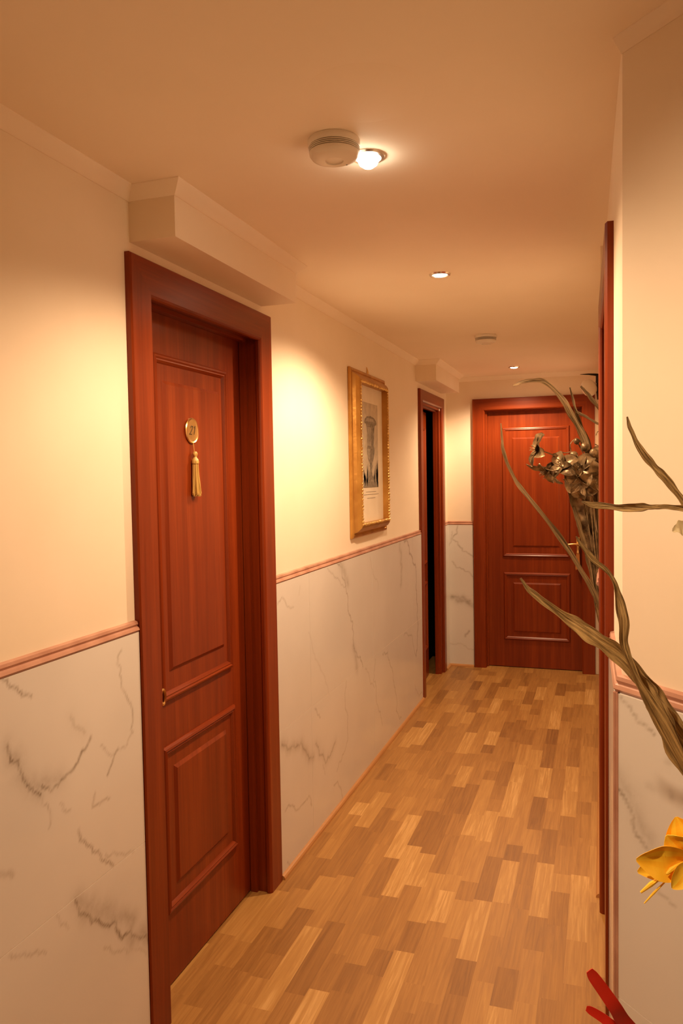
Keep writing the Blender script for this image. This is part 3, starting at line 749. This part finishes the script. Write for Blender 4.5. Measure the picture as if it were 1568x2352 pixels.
lathe(bm, [(0, 0), (.009, 0), (.009, .03), (0, .03)], 16, (-.184, LY - .006, 1.045), Matrix.Rotation(PI / 2, 3, 'X'))
tube(bm, [(-.184, LY - .038, 1.045), (-.215, LY - .042, 1.046), (-.262, LY - .040, 1.041), (-.285, LY - .036, 1.036)], [.009, .008, .0075, .006], 10)
obj('handle', bm, M_BRASS, lf3, label='brass lever handle with backplate')
# tassel on the far handle
t3 = empty('tassel', (-.184, LY - .03, .83), 'amber tassel hanging on the handle of the far end door', 'tassel')
bm = NB(); lathe(bm, [(0, 1.032), (.010, 1.030), (.013, 1.018), (.009, 1.004), (.017, .985), (.017, .972), (0, .972)], 16, (-.184, LY - .030, 0)); obj('knot', bm, M_BRASS, t3)
bm = NB()
for i in range(50):
    a = r.random() * 2 * PI; q = math.sqrt(r.random()) * .014; x0, y0 = q * math.cos(a), q * math.sin(a)
    tube(bm, [(-.184 + x0, LY - .030 + y0, .975), (-.184 + x0 * 1.2, LY - .030 + y0, .92), (-.184 + x0 * 1.6, LY - .030 + y0 * 1.3, .835 + .02 * r.random())], .002, 5)
obj('fringe', bm, M_TASSEL2, t3)

# --- door 4: side door on the right, seen almost edge on
d4 = empty('door_4', (.02, 2.516, 0), 'cherry wood side door frame on the right wall seen almost edge on', 'door', kind='structure')
bm = NB()
dq = Vector((.0045 - .003, 0, 0))
A0 = Vector((.0300, DR[0], 0)); A1 = Vector((.0105, DR[1], 0)); uq = (A1 - A0).normalized(); nq = Vector((-uq.y, uq.x, 0))
WL = (A1 - A0).length
P4 = lambda a, z, b=0.: A0 + uq * a + nq * b + Vector((0, 0, z))
casing(bm, P4, tuple(nq), 0, WL, 2.232, .10, .0225); obj('casing', bm, M_WOOD, d4)
bm = NB()
def obox(bm, P, a0, a1, z0, z1, b0, b1, axis=2):
    vs = [bm.verts.new(P(a, z, b)) for a in (a0, a1) for b in (b0, b1) for z in (z0, z1)]
    fs = [bm.faces.new([vs[i] for i in q]) for q in [(0, 1, 3, 2), (4, 6, 7, 5), (0, 4, 5, 1), (2, 3, 7, 6), (0, 2, 6, 4), (1, 5, 7, 3)]]
    setuv(bm, fs, axis); bmesh.ops.recalc_face_normals(bm, faces=fs)
obox(bm, P4, .080, .104, 0, 2.135, -.12, 0); obox(bm, P4, WL - .104, WL - .080, 0, 2.135, -.12, 0); obox(bm, P4, .104, WL - .104, 2.135, 2.172, -.12, 0, 1)
obj('jamb', bm, M_WOOD, d4)
P4L = lambda a, z, b=0.: P4(a, z, b - .075)
l, m_, p_ = leaf_mesh(P4L, tuple(nq), tuple(uq), .107, WL - .107, .006, 2.13, .04, [(.21, WL - .21, .92, 2.0, .27, WL - .27, 1.0, 1.92), (.21, WL - .21, .24, .78, .27, WL - .27, .31, .70)], 0)
lf4 = obj('leaf', l, M_WOOD, d4); obj('panel_molding', m_, M_WOOD, lf4); obj('raised_panel', p_, M_WOOD, lf4)

# ------------------------------------------------------------------ ceiling fittings
LCOL = (1, .655, .375)
def downlight(x, y, label, power, spread=150, bulb=.010, aim=None):
    t = empty('recessed_spotlight', (x, y, ZC), label, 'ceiling light', 'recessed ceiling spotlights')
    bm = NB(); lathe(bm, [(.030, -.002), (.033, -.006), (.041, -.005), (.0435, 0), (.030, 0), (.030, -.002)], 40, (x, y, ZC)); obj('trim_ring', bm, M_CHROME, t)
    bm = NB(); lathe(bm, [(0, -bulb), (.012, -bulb * .94), (.022, -bulb * .7), (.0275, -bulb * .35), (.029, -.001), (.029, -.0005), (0, -.0005)], 32, (x, y, ZC)); obj('lamp', bm, M_BULB, t)
    ld = bpy.data.lights.new('spot_beam', 'SPOT'); ld.energy = power; ld.color = LCOL; ld.spot_size = math.radians(spread); ld.spot_blend = .55; ld.shadow_soft_size = .028
    lo = bpy.data.objects.new('spot_beam', ld); COL.objects.link(lo); lo.parent = t; lo.location = (0, 0, -.035 - bulb)
    if aim: ld.spot_blend = 1.; lo.rotation_euler = (Vector(aim) - Vector((x, y, ZC - .035 - bulb))).to_track_quat('-Z', 'Y').to_euler()
    return t
PW = 46
downlight(-.556, 1.903, 'lit recessed spotlight right beside the near smoke detector', PW * .86, bulb=.030)
downlight(-.615, 3.104, 'lit recessed spotlight between the two smoke detectors', PW * 1.38)
downlight(-.629, 5.991, 'lit recessed spotlight nearest the end door', PW * 1.05)
downlight(-.55, .25, 'added tilted spotlight above the viewpoint to light the right hand flowers, out of frame', PW * 1.15, 72, aim=(.14, 1.25, 1.40))  # added lamp, out of view, to brighten the foreground leaves and angled wall
def detector(x, y, label):
    t = empty('smoke_detector', (x, y, ZC), label, 'smoke detector', 'smoke detectors on the ceiling')
    bm = NB(); lathe(bm, [(0, 0), (.060, 0), (.0625, -.003), (.0625, -.014), (.060, -.017), (0, -.017)], 56, (x, y, ZC)); obj('base', bm, M_WHITE, t)
    bm = NB()
    for i in range(4):
        z = -.0195 - i * .0037; lathe(bm, [(.030, z), (.0615 - .0006 * i, z), (.0615 - .0006 * i, z - .0012), (.030, z - .0012), (.030, z)], 56, (x, y, ZC))
    lathe(bm, [(0, -.017), (.054, -.017), (.053, -.032), (0, -.032)], 40, (x, y, ZC), mat=1)
    obj('vent_ring', bm, [M_WHITE, M_SLOT], t, label='dark slotted ring')
    bm = NB(); lathe(bm, [(0, -.032), (.0595, -.032), (.059, -.036), (.054, -.043), (.040, -.048), (.022, -.050), (.0215, -.047), (.012, -.046), (0, -.046)], 56, (x, y, ZC)); obj('cap', bm, M_WHITE, t)
    bm = NB(); lathe(bm, [(0, 0), (.0025, 0), (.002, -.0012), (0, -.0012)], 12, (x + .02, y + .035, ZC - .0472)); obj('indicator', bm, M_SLOT, t)
detector(-.606, 1.784, 'round white smoke detector beside the nearest lit spotlight')
detector(-.638, 4.553, 'round white smoke detector further back, before the last spotlight')

# ------------------------------------------------------------------ framed engraving
pf = empty('framed_print', (XP, 4.14, 1.297), 'gilt framed urn engraving on left wall', 'picture')
py0, py1, pz0, pz1 = 3.806, 4.474, 1.298, 2.190
bm = NB()
path = [Vector((XP, py0, pz0)), Vector((XP, py1, pz0)), Vector((XP, py1, pz1)), Vector((XP, py0, pz1))]
if Vector((1, 0, 0)).cross((path[1] - path[0]).normalized()).z < 0: path = path[::-1]
FP = [(0, .002), (0, .012), (.006, .018), (.016, .020), (.020, .016), (.026, .018), (.034, .034), (.052, .050), (.066, .055), (.074, .052), (.074, .010), (.074, .002)]
sweep(bm, path, FP, (1, 0, 0), closed=True); fr = obj('frame', bm, M_GOLD, pf)
bm = NB()
i0, i1, k0, k1 = py0 + .074, py1 - .074, pz0 + .074, pz1 - .074
# carved leaf edging around the opening
rr_ = random.Random(9)
def bead(y, z, s, hor):
    M3 = Matrix.Rotation(PI / 2, 3, 'Y')
    lathe(bm, [(0, 0), (s, 0), (s * .85, s * .45), (s * .4, s * .75), (0, s * .8)], 8, (XP + .0505, y, z), M3)
n1 = 34; n2 = 46
for i in range(n1):
    y = i0 - .006 + (i1 - i0 + .012) * i / (n1 - 1)
    for z in (k0 - .006, k1 + .006): bead(y, z, .0085 * (.8 + .4 * rr_.random()), True)
for i in range(n2):
    z = k0 - .006 + (k1 - k0 + .012) * i / (n2 - 1)
    for y in (i0 - .006, i1 + .006): bead(y, z, .0085 * (.8 + .4 * rr_.random()), False)
obj('carved_edge', bm, M_GOLDLEAF, fr, label='bright gilt carved leaf edging')
bm = NB(); box(bm, XP + .010, XP + .016, i0 - .004, i1 + .004, k0 - .004, k1 + .004); obj('paper', bm, M_PAPER, pf, label='ivory print sheet')
# the engraving: toned rectangle, urn, plants
XI = XP + .0165
a = at(830, 926, 'X', XI); b_ = at(869, 1130, 'X', XI)
gy0, gy1, gz0, gz1 = a.y + .012, b_.y, 1.560, 2.028
gy0 = max(gy0, i0 + .028); gy1 = min(gy1, i1 - .028)
eng = NB(); box(eng, XI - .0002, XI + .0004, gy0, gy1, gz0, gz1)
# printed caption lines
for k, z in enumerate((1.535, 1.520, 1.500)):
    w = (.10, .15, .08)[k]; c0 = (gy0 + gy1) / 2
    box(eng, XI - .0002, XI + .0003, c0 - w, c0 + w, z, z + .0022, mat=2)
cy = (gy0 + gy1) / 2
def flat(bm, poly, lift, m):
    f = bm.faces.new([bm.verts.new((XI + .0005 + lift, cy + y, gz0 + z)) for y, z in poly]); f.material_index = m
    f.normal_update()
    if f.normal.x < 0: f.normal_flip()
def outline(prof): return [(r_, z) for r_, z in prof] + [(-r_, z) for r_, z in prof[::-1]]
URN = [(.055, .045), (.060, .052), (.050, .060), (.026, .068), (.020, .085), (.022, .110), (.030, .120), (.022, .128), (.030, .140), (.052, .158), (.068, .185), (.074, .215), (.070, .222), (.064, .228), (.068, .290), (.076, .335), (.088, .350), (.112, .352), (.120, .362), (.108, .376), (.070, .392), (.0, .398)]
flat(eng, outline(URN), .0002, 2)
flat(eng, [(-.062, .172), (-.020, .150), (-.012, .215), (-.066, .215)], .0004, 3); flat(eng, [(-.058, .232), (.010, .232), (.012, .335), (-.066, .335)], .0004, 3)
flat(eng, [(-.09, .366), (.09, .366), (.06, .384), (-.06, .384)], .0004, 3); flat(eng, [(-.085, .358), (.085, .358), (.07, .366), (-.07, .366)], .0005, 1)
flat(eng, [(.030, .150), (.066, .190), (.070, .214), (.044, .214)], .0005, 1)
flat(eng, [(.034, .232), (.062, .232), (.066, .290), (.072, .335), (.040, .335)], .0005, 1)
for y in (-.045, -.025, -.004, .014): flat(eng, [(y, .245), (y + .006, .245), (y + .010, .290), (y + .004, .325), (y - .002, .290)], .0006, 2)
flat(eng, [(-.07, .218), (.07, .218), (.07, .224), (-.07, .224)], .0006, 1)
flat(eng, [(-.058, .038), (.058, .038), (.056, .046), (-.056, .046)], .0006, 1)
flat(eng, [(.004, .066), (.018, .086), (.020, .112), (.006, .112)], .0005, 1)
h = (gy1 - gy0) / 2
flat(eng, [(-h, 0), (h, 0), (h, .030), (.09, .040), (.05, .034), (-.02, .036), (-.07, .030), (-h, .044)], .0003, 2)
for i in range(26):
    y = -h + .006 + (2 * h - .012) * rr_.random()
    if abs(y) < .058 and i % 4: continue
    z0 = .03 * rr_.random(); hh = .05 + .09 * rr_.random(); w = .006 + .01 * rr_.random(); s_ = rr_.uniform(-.01, .01)
    flat(eng, [(y - w * .3, z0), (y + w * .3, z0), (min(y + w, h), z0 + hh * .5), (max(min(y + s_, h), -h), z0 + hh), (max(y - w, -h), z0 + hh * .55)], .0004, 2 if i % 2 else 1)
obj('engraving', eng, [M_PRINT, M_INK, M_INKMID, M_INKLIGHT], pf, label='grey engraved print of a tall footed urn')
bm = NB(); yh = 4.155
tube(bm, [(XP + .004, yh, pz1 - .01), (XP + .006, yh, pz1 + .008), (XP + .004, yh, pz1 + .026), (XP, yh, pz1 + .040)], [.004, .0065, .0035, .0022], 8)
obj('hook', bm, M_BRASS, pf, label='brass wall hook above the frame')

# ------------------------------------------------------------------ wall lamp on the right wall
sx = at(1352, 891, 'Y', 5.15); wl_ = empty('wall_lamp', (RP, 5.15, 2.06), 'unlit black iron wall lamp with two opal globes, far right', 'wall lamp')
bm = NB()
box(bm, RP - .012, RP, 5.13, 5.19, 2.07, 2.24)
sp0 = at(1332, 860, 'Y', 5.12)
tube(bm, [(sp0.x, 5.12, sp0.z), (sp0.x + .05, 5.125, sp0.z - .001), (-.035, 5.13, sp0.z - .006), (RP - .006, 5.15, sp0.z - .008)], [.0015, .005, .008, .008], 8)
q = at(1372, 871, 'Y', 5.14); tube(bm, [(q.x, 5.14, q.z + .028), (q.x, 5.14, q.z - .022)], .0115, 10)
q2 = at(1373, 903, 'Y', 5.14); tube(bm, [(q.x, 5.14, q.z - .022), (q2.x, 5.14, q2.z + .02), (q2.x + .002, 5.14, q2.z - .04)], [.006, .013, .008], 10)
q3 = at(1372, 893, 'Y', 5.13); tube(bm, [(q3.x + .01, 5.14, q3.z), (q3.x - .02, 5.13, q3.z)], .008, 8)
obj('bracket', bm, M_DARK, wl_)
def globe(c, r1, r2, tilt, name):
    bm = NB(); R_ = Euler((0, tilt, 0)).to_matrix()
    prof = [(0, -r2)] + [(r1 * math.sin(PI * i / 16) * (1 + .08 * math.cos(PI * i / 16)), -r2 * math.cos(PI * i / 16)) for i in range(1, 16)] + [(0, r2)]
    lathe(bm, prof, 28, c, R_); obj(name, bm, M_OPAL, wl_, label='cream opal glass globe')
globe((sx.x, 5.13, sx.z), .046, .056, -.45, 'globe')
q4 = at(1373, 886, 'Y', 5.19); globe((q4.x - .002, 5.20, q4.z), .034, .036, .5, 'globe')

# ------------------------------------------------------------------ bronze flowers in the niche
YV = 3.67
vs_ = empty('vase', (.17, YV, ZN0), 'dark glazed vase standing in the wall niche under the bronze flowers', 'vase')
bm = NB(); lathe(bm, [(0, 0), (.055, 0), (.06, .006), (.075, .06), (.07, .11), (.045, .15), (.042, .17), (.054, .185), (.050, .186), (.038, .170), (.04, .15), (.062, .11), (.064, .05), (.05, .012), (0, .012)], 40, (.17, YV, ZN0)); obj('body', bm, M_GLAZE, vs_)
bf = empty('bronze_flower_spray', (.17, YV, ZN0 + .02), 'spray of bronze coloured metal flowers and long leaves leaning out from right wall', 'flowers')
BASE = [(.10, YV, 1.00), (.155, YV, .93)]
def px_pts(pts, Y, k=1.0, dy=0.):
    out = []; n = len(pts)
    for i, (x, y, w) in enumerate(pts):
        YY = Y + dy * (i / (n - 1) - .5); p = at(x, y, 'Y', YY); out.append((p.x, p.y, p.z, w * k * YY / F))
    return out
def bleaf(pts, Y, seed, tw=(0, .4), base=True, dy=0., par=None, m=None, fold=.35):
    S = px_pts(pts, Y, .8, dy=dy)
    if base: S += [(BASE[0][0] * .75, S[-1][1] * .5 + YV * .5, min(S[-1][2] - .01, 1.05), S[-1][3]), (.10, YV, .98, .010), (.15, YV, .93, .008)]
    bm = NB(); blade(bm, S, tw, fold=fold, seed=seed, thick=.0018)
    return obj('leaf', bm, m or M_STALK, par or bf)
bleaf([(1150, 972, 3), (1152, 1005, 6), (1155, 1030, 9), (1165, 1065, 9), (1185, 1105, 11), (1215, 1145, 11), (1260, 1200, 13), (1300, 1255, 14), (1340, 1320, 14), (1365, 1365, 14), (1384, 1412, 12)], YV - .10, 1, (0, .5))
bleaf([(1178, 886, 4), (1200, 878, 9), (1235, 874, 12), (1258, 882, 12), (1290, 915, 15), (1310, 950, 16), (1330, 985, 18), (1345, 1020, 18), (1360, 1080, 16), (1378, 1220, 14), (1388, 1400, 12)], YV, 2, (.2, -.3))
bleaf([(1308, 890, 4), (1315, 915, 6), (1322, 945, 8), (1335, 985, 12), (1350, 1020, 14), (1366, 1100, 14), (1384, 1300, 12)], YV + .03, 3, (.3, .9))
bleaf([(1333, 887, 4), (1345, 900, 9), (1365, 925, 10), (1385, 952, 10), (1400, 985, 9), (1402, 1100, 10), (1396, 1300, 10)], YV + .05, 4)
bleaf([(1324, 946, 6), (1345, 958, 8), (1370, 972, 7), (1392, 984, 8), (1402, 1040, 8), (1399, 1200, 8), (1396, 1330, 8)], YV + .02, 5, (.5, .9))
bleaf([(1300, 1095, 10), (1312, 1125, 24), (1330, 1180, 30), (1350, 1250, 26), (1370, 1340, 18), (1387, 1425, 12)], YV + .02, 6, (.1, .5), m=M_BRONZE)
bleaf([(1335, 1110, 16), (1350, 1165, 28), (1364, 1240, 24), (1378, 1320, 18), (1390, 1420, 10)], YV + .05, 7, (-.2, .3), m=M_BRONZE)
bleaf([(1365, 1110, 18), (1376, 1170, 22), (1386, 1260, 18), (1392, 1400, 12)], YV + .06, 8, (.2, .1), m=M_BRONZE)
bleaf([(1316, 1165, 6), (1326, 1195, 11), (1338, 1238, 12), (1350, 1285, 12), (1364, 1340, 10), (1385, 1422, 8)], YV - .02, 9, (0, .6))
bleaf([(1345, 1250, 5), (1358, 1330, 8), (1370, 1400, 8), (1388, 1460, 8)], YV - .03, 10, (.5, .8), m=M_BRONZE)
# thin stems
for i, (x, y) in enumerate([(1352, 1120), (1362, 1150), (1372, 1130), (1380, 1160), (1340, 1130), (1376, 1210)]):
    p = at(x, y, 'Y', YV + .01 * (i - 3)); e_ = at(1389 + i, 1440, 'Y', YV + .01 * (i - 3))
    S = spline([tuple(p), tuple((p + e_) / 2 + Vector((-.006, 0, 0))), tuple(e_), (.10, YV, .985), (.15, YV, .935)], 6)
    bm = NB(); tube(bm, [Vector(s) for s in S], .0028, 6); obj('stem', bm, M_BRONZE, bf)
def bloom(px, py, Y, face, size, n=6, curl=1.2, seed=0, stems=None, wid=.45, m=None):
    c = at(px, py, 'Y', Y); f = Vector(face).normalized(); r = random.Random(seed)
    a = f.cross(Vector((.3, .1, 1))).normalized(); b = f.cross(a); bm = NB()
    for i in range(n):
        t = 2 * PI * (i + .3 * r.random()) / n; d = f * .75 + (a * math.cos(t) + b * math.sin(t)) * (.65 + .2 * r.random())
        petal(bm, c, d, f if abs(d.normalized().dot(f)) < .98 else a, size * (.85 + .3 * r.random()), size * wid * (.9 + .3 * r.random()), curl * (.7 + .6 * r.random()), cup=.5, thick=.0016, seed=seed * 10 + i)
    fl = obj('flower', bm, m or M_BRONZE, bf)
    bm = NB()
    lathe(bm, [(0, -size * .25), (size * .10, -size * .18), (size * .16, 0), (size * .12, size * .10), (0, size * .16)], 14, c, f.to_track_quat('Z', 'Y').to_matrix())
    for i in range(5):
        t = 2 * PI * i / 5; d = f + (a * math.cos(t) + b * math.sin(t)) * .3; tube(bm, [c, c + d * size * .35, c + d * size * .55 + f * .002], [.001, .001, .0018], 6)
    obj('flower_center', bm, M_BRONZE, fl)
    if stems:
        bm = NB(); S = spline([tuple(c - f * size * .1)] + [tuple(at(x, y, 'Y', YY)) for x, y, YY in stems], 6); tube(bm, [Vector(s) for s in S], .003, 6); obj('stem', bm, M_BRONZE, fl)
bloom(1240, 1034, YV - .06, (-.85, -.30, .25), .080, 5, 1.7, 1, [(1275, 1048, YV - .04), (1310, 1075, YV), (1345, 1110, YV)], .80)
bloom(1262, 1072, YV - .03, (-.55, -.35, -.75), .105, 6, .8, 2, [(1285, 1066, YV - .01), (1320, 1085, YV), (1352, 1120, YV)], .42)
bloom(1292, 1072, YV - .05, (-.5, -.8, .3), .075, 5, 1.5, 3, [(1320, 1090, YV), (1350, 1130, YV)], .75)
bloom(1330, 1078, YV - .03, (-.2, -.85, .45), .085, 5, 1.5, 4, [(1345, 1100, YV), (1362, 1150, YV)], .75)
bloom(1335, 1108, YV - .06, (-.45, -.75, -.5), .090, 5, 1.3, 5, [(1352, 1130, YV), (1368, 1190, YV)], .70)
bloom(1372, 1095, YV - .03, (.1, -.85, -.4), .085, 5, 1.5, 6, [(1374, 1130, YV), (1380, 1190, YV)], .75)
bloom(1380, 1055, YV + .01, (.1, -.8, .5), .075, 5, 1.6, 9, [(1382, 1110, YV), (1386, 1190, YV)], .7)
def bud(px, py, Y, r_, d, stem):
    c = at(px, py, 'Y', Y); R_ = Vector(d).normalized().to_track_quat('Z', 'Y').to_matrix(); bm = NB()
    lathe(bm, [(0, -r_ * 1.15), (r_ * .55, -r_ * .9), (r_ * .95, -r_ * .25), (r_, .15 * r_), (r_ * .75, r_ * .75), (r_ * .3, r_ * 1.1), (0, r_ * 1.25)], 20, c, R_)
    S = spline([tuple(c)] + [tuple(at(x, y, 'Y', YY)) for x, y, YY in stem], 6); tube(bm, [Vector(s) for s in S], .0026, 6)
    obj('bud', bm, M_BRONZE, bf)
bud(1344, 1028, YV - .03, .021, (-.5, -.4, .7), [(1358, 1050, YV), (1366, 1090, YV)])
bud(1318, 1045, YV - .03, .017, (-.7, -.4, .4), [(1335, 1062, YV), (1350, 1095, YV)])
bud(1324, 1014, YV - .01, .014, (-.3, -.3, .9), [(1336, 1035, YV), (1356, 1080, YV)])
bud(1274, 1046, YV - .03, .010, (-.5, -.3, .6), [(1290, 1058, YV), (1310, 1080, YV)])
bud(1362, 1040, YV - .03, .018, (0, -.6, .6), [(1366, 1070, YV), (1370, 1110, YV)])
# curled tendrils
for pts in ([(1312, 1040), (1309, 1022), (1318, 1010), (1330, 1010), (1336, 1022)], [(1368, 1000), (1372, 992), (1382, 989), (1392, 992)], [(1366, 1020), (1374, 1024), (1384, 1023)], [(1284, 1036), (1296, 1040), (1310, 1038)], [(1366, 1075), (1376, 1068), (1390, 1063)]):
    S = spline([tuple(at(x, y, 'Y', YV)) for x, y in pts], 6)
    bm = NB(); tube(bm, [Vector(s) for s in S], .0022, 6); obj('tendril', bm, M_BRONZE, bf)

# ------------------------------------------------------------------ dry leaves, yellow flower and ribbon in the foreground
VX, VY, VZ = .30, 1.03, .70
pd = empty('pedestal', (VX, VY, 0), 'plain cream pedestal under the foreground vase, just out of frame', 'pedestal')
bm = NB(); box(bm, VX - .11, VX + .10, VY - .12, VY + .08, .04, VZ - .03); obj('column', bm, M_PLASTER, pd)
bm = NB(); box(bm, VX - .125, VX + .115, VY - .135, VY + .095, 0, .04); obj('plinth', bm, M_PLASTER, pd)
bm = NB(); box(bm, VX - .125, VX + .115, VY - .135, VY + .095, VZ - .03, VZ); obj('top', bm, M_PLASTER, pd)
fv = empty('vase', (VX, VY, VZ), 'dark glazed foreground vase on the pedestal, just out of frame', 'vase')
bm = NB(); lathe(bm, [(0, 0), (.05, 0), (.056, .006), (.085, .08), (.08, .15), (.05, .21), (.048, .24), (.06, .262), (.056, .263), (.044, .24), (.045, .21), (.072, .15), (.076, .08), (.045, .012), (0, .012)], 40, (VX, VY, VZ)); obj('body', bm, M_GLAZE, fv)
dl = empty('dry_leaf_spray', (VX, VY, VZ + .02), 'foreground spray of long brown gold dry leaves crossing right side of the frame', 'dried leaves')
YF = 1.10
def fleaf(pts, Y, seed, tail, tw=(0, .4), m=None, dy=0., fold=.35, wob=.2):
    S = px_pts(pts, Y, .84, dy=dy) + [(x, y, z, w) for x, y, z, w in tail]
    bm = NB(); blade(bm, S, tw, fold=fold, seed=seed, thick=.0012, wob=wob); return obj('leaf', bm, m or M_BLADE, dl)
T_ = [(.215, 1.07, 1.06, .018), (.27, 1.04, .985, .012), (.298, 1.03, .93, .008)]
fleaf([(1195, 1328, 6), (1215, 1355, 14), (1250, 1382, 18), (1300, 1420, 28), (1345, 1450, 40), (1390, 1482, 42), (1440, 1522, 40), (1490, 1582, 40), (1530, 1640, 48), (1568, 1700, 54), (1640, 1830, 50)], YF, 11, T_, (.1, .5))
fleaf([(1440, 1500, 10), (1462, 1545, 26), (1490, 1590, 40), (1520, 1645, 46), (1560, 1730, 50), (1640, 1860, 44)], YF - .03, 17, [(.205, 1.05, 1.05, .018), (.265, 1.035, .98, .012), (.296, 1.03, .93, .008)], (-.3, .3))
fleaf([(1323, 1232, 4), (1340, 1258, 11), (1362, 1285, 15), (1390, 1308, 11), (1408, 1335, 11), (1420, 1370, 20), (1430, 1420, 26), (1432, 1475, 24), (1442, 1510, 16), (1462, 1560, 20), (1490, 1610, 30), (1530, 1680, 34), (1620, 1850, 34)], YF - .05, 12, [(.19, 1.05, 1.06, .018), (.265, 1.04, .98, .012), (.295, 1.03, .93, .008)], (.2, .6), wob=.3)
fleaf([(1335, 1152, 4), (1360, 1159, 14), (1420, 1165, 20), (1470, 1166, 20), (1500, 1166, 15), (1530, 1164, 11), (1568, 1168, 18), (1640, 1182, 20), (1720, 1230, 20)], YF, 13, [(.235, 1.08, 1.40, .02), (.27, 1.05, 1.2, .016), (.292, 1.035, 1.0, .012), (.298, 1.03, .93, .008)], (.0, .7), wob=.5)
fleaf([(1440, 957, 5), (1447, 985, 10), (1470, 1030, 15), (1500, 1070, 19), (1530, 1102, 19), (1568, 1152, 18), (1620, 1230, 18), (1690, 1370, 18)], YF + .03, 14, [(.25, 1.09, 1.25, .018), (.285, 1.05, 1.05, .012), (.299, 1.03, .93, .008)], (-.2, .5))
fleaf([(1544, 1221, 4), (1556, 1214, 26), (1575, 1212, 46), (1610, 1220, 56), (1670, 1270, 36)], YF - .02, 15, [(.22, 1.07, 1.42, .02), (.27, 1.05, 1.2, .012), (.297, 1.03, .93, .006)], (0, .2), m=M_PALE, fold=.15)

# yellow flower
YY = .95
yf = empty('yellow_flower', (.15, YY, 1.1), 'bright yellow lily-like flower at the right edge', 'flower')
cN = at(1588, 1972, 'Y', YY + .01)
def ypet(tip, L_, wpx, curl, lift, seed, cup=.4, by=0.):
    tp = at(tip[0], tip[1], 'Y', YY + lift); base = cN + Vector((0, by, 0)); d = tp - base
    up = Vector((0, -1, 0)) - d.normalized() * Vector((0, -1, 0)).dot(d.normalized())
    bm = NB(); petal(bm, base, d + up * d.length * math.tan(curl * .5), up, d.length * (1 + curl * curl / 8), wpx * YY / F, curl, cup=cup, thick=.0008, sharp=1.15, seed=seed, n=14)
    obj('petal', bm, M_YELLOW, yf)
ypet((1532, 1922), 1, 74, .5, -.005, 1, .25); ypet((1553, 1878), 1, 76, .4, .012, 2, .3); ypet((1464, 1976), 1, 78, .5, -.008, 3, .35, -.004)
ypet((1465, 2003), 1, 62, .3, .010, 4, .3, .006); ypet((1545, 2040), 1, 44, .5, -.012, 5, .4, -.008); ypet((1650, 1925), 1, 60, .5, 0, 6); ypet((1655, 2010), 1, 60, .5, 0, 7)
bm = NB()
for i, (x, y, w) in enumerate([(1471, 2050, 10), (1479, 2075, 5), (1530, 2008, 10), (1500, 2030, 4)]):
    p = at(x, y, 'Y', YY - .012); c2 = cN + Vector((0, -.006, 0)); k = [0, .3, .55, .8, 1]
    mid = [(c2 + (p - c2) * t) + Vector((0, 0, .004 * math.sin(PI * t))) for t in k]
    tube(bm, mid, [w * .22 * YY / F, w * .25 * YY / F, w * .3 * YY / F, w * .55 * YY / F, w * .25 * YY / F], 8)
obj('stamen', bm, M_YELLOW, yf)
bm = NB(); tube(bm, [Vector(s) for s in spline([tuple(cN), (.14, .97, 1.16), (.22, .99, 1.10), (.272, 1.02, 1.0), (.30, 1.03, .92)], 8)], .0035, 8); obj('stem', bm, M_GREEN, yf)

# red ribbon tails
rb = empty('red_ribbon', (.12, .93, .93), 'red satin ribbon with two narrow tails at the lower right corner', 'ribbon')
def rib(pts, seed, w, tail, tw=(0, 0)):
    S = [(*at(x, y, 'Y', q), ww * q / F) for x, y, ww, q in pts] + [(*t, w) for t in tail]
    bm = NB(); S2 = spline(S, 8); N = len(S2); fs = []; rings = []
    for i in range(N):
        p = Vector(S2[i][:3]); t = (Vector(S2[min(i + 1, N - 1)][:3]) - Vector(S2[max(i - 1, 0)][:3])).normalized(); s = t.cross(Vector((.25, -.9, .35))).normalized(); n = s.cross(t)
        hw = S2[i][3] * .5; e = .0007
        rings.append([bm.verts.new(p + s * x * hw + n * (y * e - .12 * hw * (1 - x * x))) for x, y in ((-1, -1), (-.5, -1), (0, -1), (.5, -1), (1, -1), (1, 1), (.5, 1), (0, 1), (-.5, 1), (-1, 1))])
    for A, B in zip(rings, rings[1:]):
        for k in range(10):
            f = bm.faces.new((A[k], A[(k + 1) % 10], B[(k + 1) % 10], B[k])); f.smooth = True; fs.append(f)
    fs += [bm.faces.new(rings[0][::-1]), bm.faces.new(rings[-1])]
    bmesh.ops.recalc_face_normals(bm, faces=fs); obj('tail', bm, M_RED, rb)
rib([(1353, 2229, 16, .90), (1362, 2243, 25, .90), (1385, 2275, 28, .90), (1412, 2314, 30, .90), (1440, 2356, 33, .91)], 1, .017, [(.06, .925, .955), (.115, .94, .935), (.19, .975, .945), (.247, 1.012, .95)])
rib([(1346, 2316, 10, .93), (1356, 2321, 17, .93), (1382, 2337, 20, .93), (1415, 2362, 22, .93)], 2, .015, [(.05, .94, .945), (.11, .95, .920), (.19, .980, .935), (.246, 1.016, .945)])

# ------------------------------------------------------------------ world and view
w = bpy.data.worlds.new('world'); SC.world = w; w.use_nodes = True
w.node_tree.nodes['Background'].inputs[0].default_value = (0, 0, 0, 1); w.node_tree.nodes['Background'].inputs[1].default_value = 0
vs2 = SC.view_settings; vs2.view_transform = 'Standard'; vs2.look = 'None'; vs2.exposure = .66; vs2.gamma = 1; vs2.use_curve_mapping = False
SC.cycles.max_bounces = 14; SC.cycles.diffuse_bounces = 10
